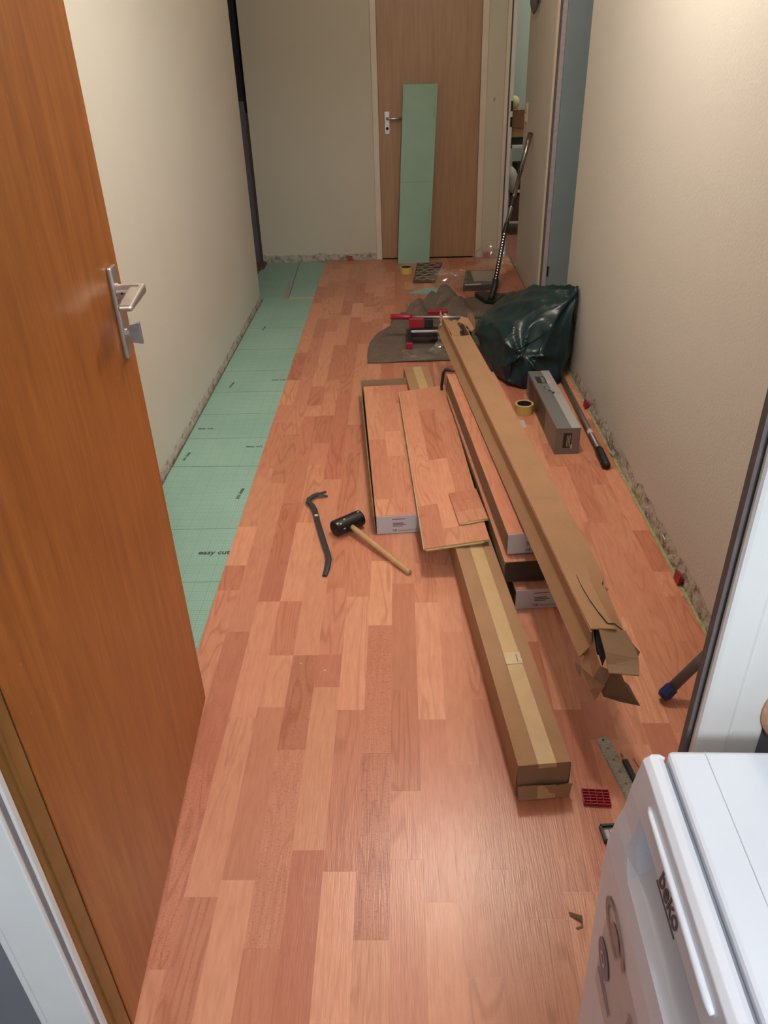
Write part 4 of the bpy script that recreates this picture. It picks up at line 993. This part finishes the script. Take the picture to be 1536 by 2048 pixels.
# ------------------------------------------------------------------ things in the store room (seen through the gap)
sr = thing('storage_shelf', 'white shelf unit in the store room behind the gap', 'shelf', (.96, 7.3, 0))
for z in (.10, .36, .72): MB().box(0, .75, 0, .4, z, z + .02).build('shelf_board', M['white_trim'], sr)
for x in (0, .73): MB().box(x, x + .02, 0, .4, 0, .74).build('side_panel', M['white_trim'], sr)
def carton(x, y, z, sx, sy, sz, rz, label, m):
    t = thing('storage_box', label, 'box', (x, y, z), rz, 'boxes in the store room')
    MB().box(0, sx, 0, sy, 0, sz).build('body', m, t, bev=.003)
    MB().box(-.002, sx + .002, -.004, sy * .5, sz, sz + .004).build('lid_flap', m, t)
    return t
redc = cardboard('red_brown_carton', (.30, .15, .085))
carton(.955, 7.34, .80, .21, .25, .065, .0, 'small tan carton on the shelf top in the store room', M['card'])
carton(.92, 7.36, .742, .22, .25, .05, .1, 'flat black box under the tan cartons in the store room', M['black_pl'])
carton(.965, 7.36, .872, .12, .2, .135, -.3, 'tilted red-brown carton topmost in the store room stack', redc)
carton(1.03, 7.32, .38, .12, .2, .21, .05, 'dark navy carton on the middle shelf in the store room', M['navy'])
carton(.985, 7.30, .122, .16, .2, .21, .0, 'dark brown carton on the lowest shelf in the store room', plain('dark_brown_box', (.09, .05, .035), .6))
wb = MB().lathe([(0, 0), (.05, 0), (.062, .05), (.058, .12), (.035, .17), (.012, .19), (0, .2)], 14).build('paper_bag', M['bag_white'], loc=(.985, 7.285, .382), smooth=True); tag(wb, 'pale paper bag on the middle shelf in the store room', 'bag')
yl = MB().lathe([(0, 0), (.025, .005), (.045, .04), (.04, .08), (.02, .10), (0, .105)], 12).build('yellow_ornament', plain('pale_yellow_thing', (.55, .52, .30), .6), loc=(1.0, 7.45, 1.01), smooth=True); tag(yl, 'pale yellow round thing on top of the red-brown carton', 'ornament')

# ------------------------------------------------------------------ white appliance, bottom right
ap = thing('fridge', 'white tabletop fridge with recessed door handle at the bottom right', 'fridge', (.2185, -.031, 0), math.radians(-1.2))
# local frame: x across the depth (front at 0), y along the width
MB().box(.060, .60, .0, .598, .02, .815).build('cabinet', M['white_app'], ap, bev=.006)
MB().prism([(.0455, .0), (.62, .0), (.62, .603), (.0455, .603)], .818, .850).build('top_plate', M['white_app'], ap, bev=.005)
MB().box(.0835, .0845, .002, .601, .8498, .8504).build('top_seam', plain('pale_seam', (.50, .51, .55), .5), ap)
MB().box(.040, .066, .004, .596, .05, .838).build('door_seal', M['grey_seal'], ap)
def prof(depth, lip):
    # (x, z) outline of the door section; depth = handle recess depth
    return [(.041, .8425), (.034, .8475), (.026, .8475), (.0195, .842), (.0178, .832), (.0153, .816), (.0128, .799), (.0120 + depth, .790), (.0095 + depth * 1.12, .764), (.0040 + depth * .25, .744), (.0022, .732), (-.0015, .703), (-.001, .62), (.004, .45), (.007, .30), (.008, .055), (.041, .055)]
stations = [(.600, 0), (.597, 0), (.575, 0), (.558, 0), (.549, .003), (.528, .028), (.49, .029), (.30, .029), (.11, .029), (.072, .028), (.055, .003), (.04, 0), (.003, 0), (.0, 0)]
db = MB(); vs_ = []; m_ = 17
for i, (y, dpt) in enumerate(stations):
    pr = prof(dpt, 0); ins = .003 if i in (0, len(stations) - 1) else 0
    vs_ += [(x + ins, y, z) for x, z in pr]
fs_ = []
for i in range(len(stations) - 1):
    for j in range(m_):
        fs_.append((i * m_ + j, (i + 1) * m_ + j, (i + 1) * m_ + (j + 1) % m_, i * m_ + (j + 1) % m_))
fs_.append(tuple(range(m_))); fs_.append(tuple((len(stations) - 1) * m_ + j for j in range(m_ - 1, -1, -1)))
db.add(vs_, fs_); fd = db.build('door', M['white_door'], ap, bev=.0012)
rid = MB().tube([(.0160, .549, .826), (.0150, .540, .826), (.0150, .362, .826), (.0160, .352, .826)], [.0015, .0030, .0042, .0030], 8)
rid.build('handle_ridge', M['white_app'], fd, smooth=True)
def face(y, z, off=0):   # orientation on the door face: reading towards the camera (-y), up = +z
    return None
def onface(x, y, z, tilt=0):
    X = Vector((0, -1, 0)); Z = Vector((-1, 0, tilt)).normalized(); Yv = Z.cross(X)
    return Matrix(((X.x, Yv.x, Z.x, x), (X.y, Yv.y, Z.y, y), (X.z, Yv.z, Z.z, z), (0, 0, 0, 1)))
text('brand_lettering', 'beko', .027, M['logo'], fd, onface(.0136, .459, .8085, .15), .0003, bold=.0004)
MB().box(.0115, .0126, .430, .488, .7955, .7975).build('logo_underline', M['logo'], fd)
# printed transport sticker on the lower door face
def disc(n, r0, r1, sx, sz, a0, a1):
    mb = MB(); vs2 = []; fs2 = []
    for k in range(n + 1):
        a = lerp(a0, a1, k / n)
        for r in (r0, r1): vs2.append((r * sx * math.cos(a), r * sz * math.sin(a), 0))
    for k in range(n): fs2.append((2 * k, 2 * k + 1, 2 * k + 3, 2 * k + 2))
    return mb.add(vs2, fs2)
stk = MB().grid(lambda u, v: (lerp(-.0022, -.0010, v) if v > .5 else lerp(.0006, -.0016, v * 2), .555 - u * .30, .49 + v * .20), 2, 6).build('sticker', M['st_film'], fd)
disc(28, .032, .042, 1, .62, -.2, 2 * PI - 1.1).build('ring_print', M['st_brown'], stk, mat4=onface(-.0032, .520, .648))
disc(20, .0, .020, 1, 1.0, 0, PI).build('dome_print', M['st_brown'], stk, mat4=onface(-.0032, .515, .640))
disc(24, .0, .024, 1, .9, 0, 2 * PI).build('oval_print', M['st_blue'], stk, mat4=onface(-.0030, .535, .570))
disc(16, .006, .010, 1, .9, 0, 2 * PI).build('oval_mark', M['st_film'], stk, mat4=onface(-.0036, .535, .570))
for i in range(4): MB().box(-.0030, -.0024, .30, .445, .630 - i * .008, .6325 - i * .008).build('print_line', M['st_brown'], stk)
MB().box(-.0026, -.0020, .49, .545, .530, .536).build('print_line', M['st_blue'], stk)
# round tan board behind the jamb at the right edge
rd = MB().lathe([(0, 0), (.055, 0), (.060, .004), (.060, .014), (.055, .018), (0, .018)], 36).build('wooden_disc', M['cork'], mat4=Matrix.Translation((.4900, .6875, .799)) @ Matrix.Rotation(PI / 2, 4, 'X'), smooth=False)
tag(rd, 'round tan disc on the grey wall at the right edge beside the white jamb', 'disc')
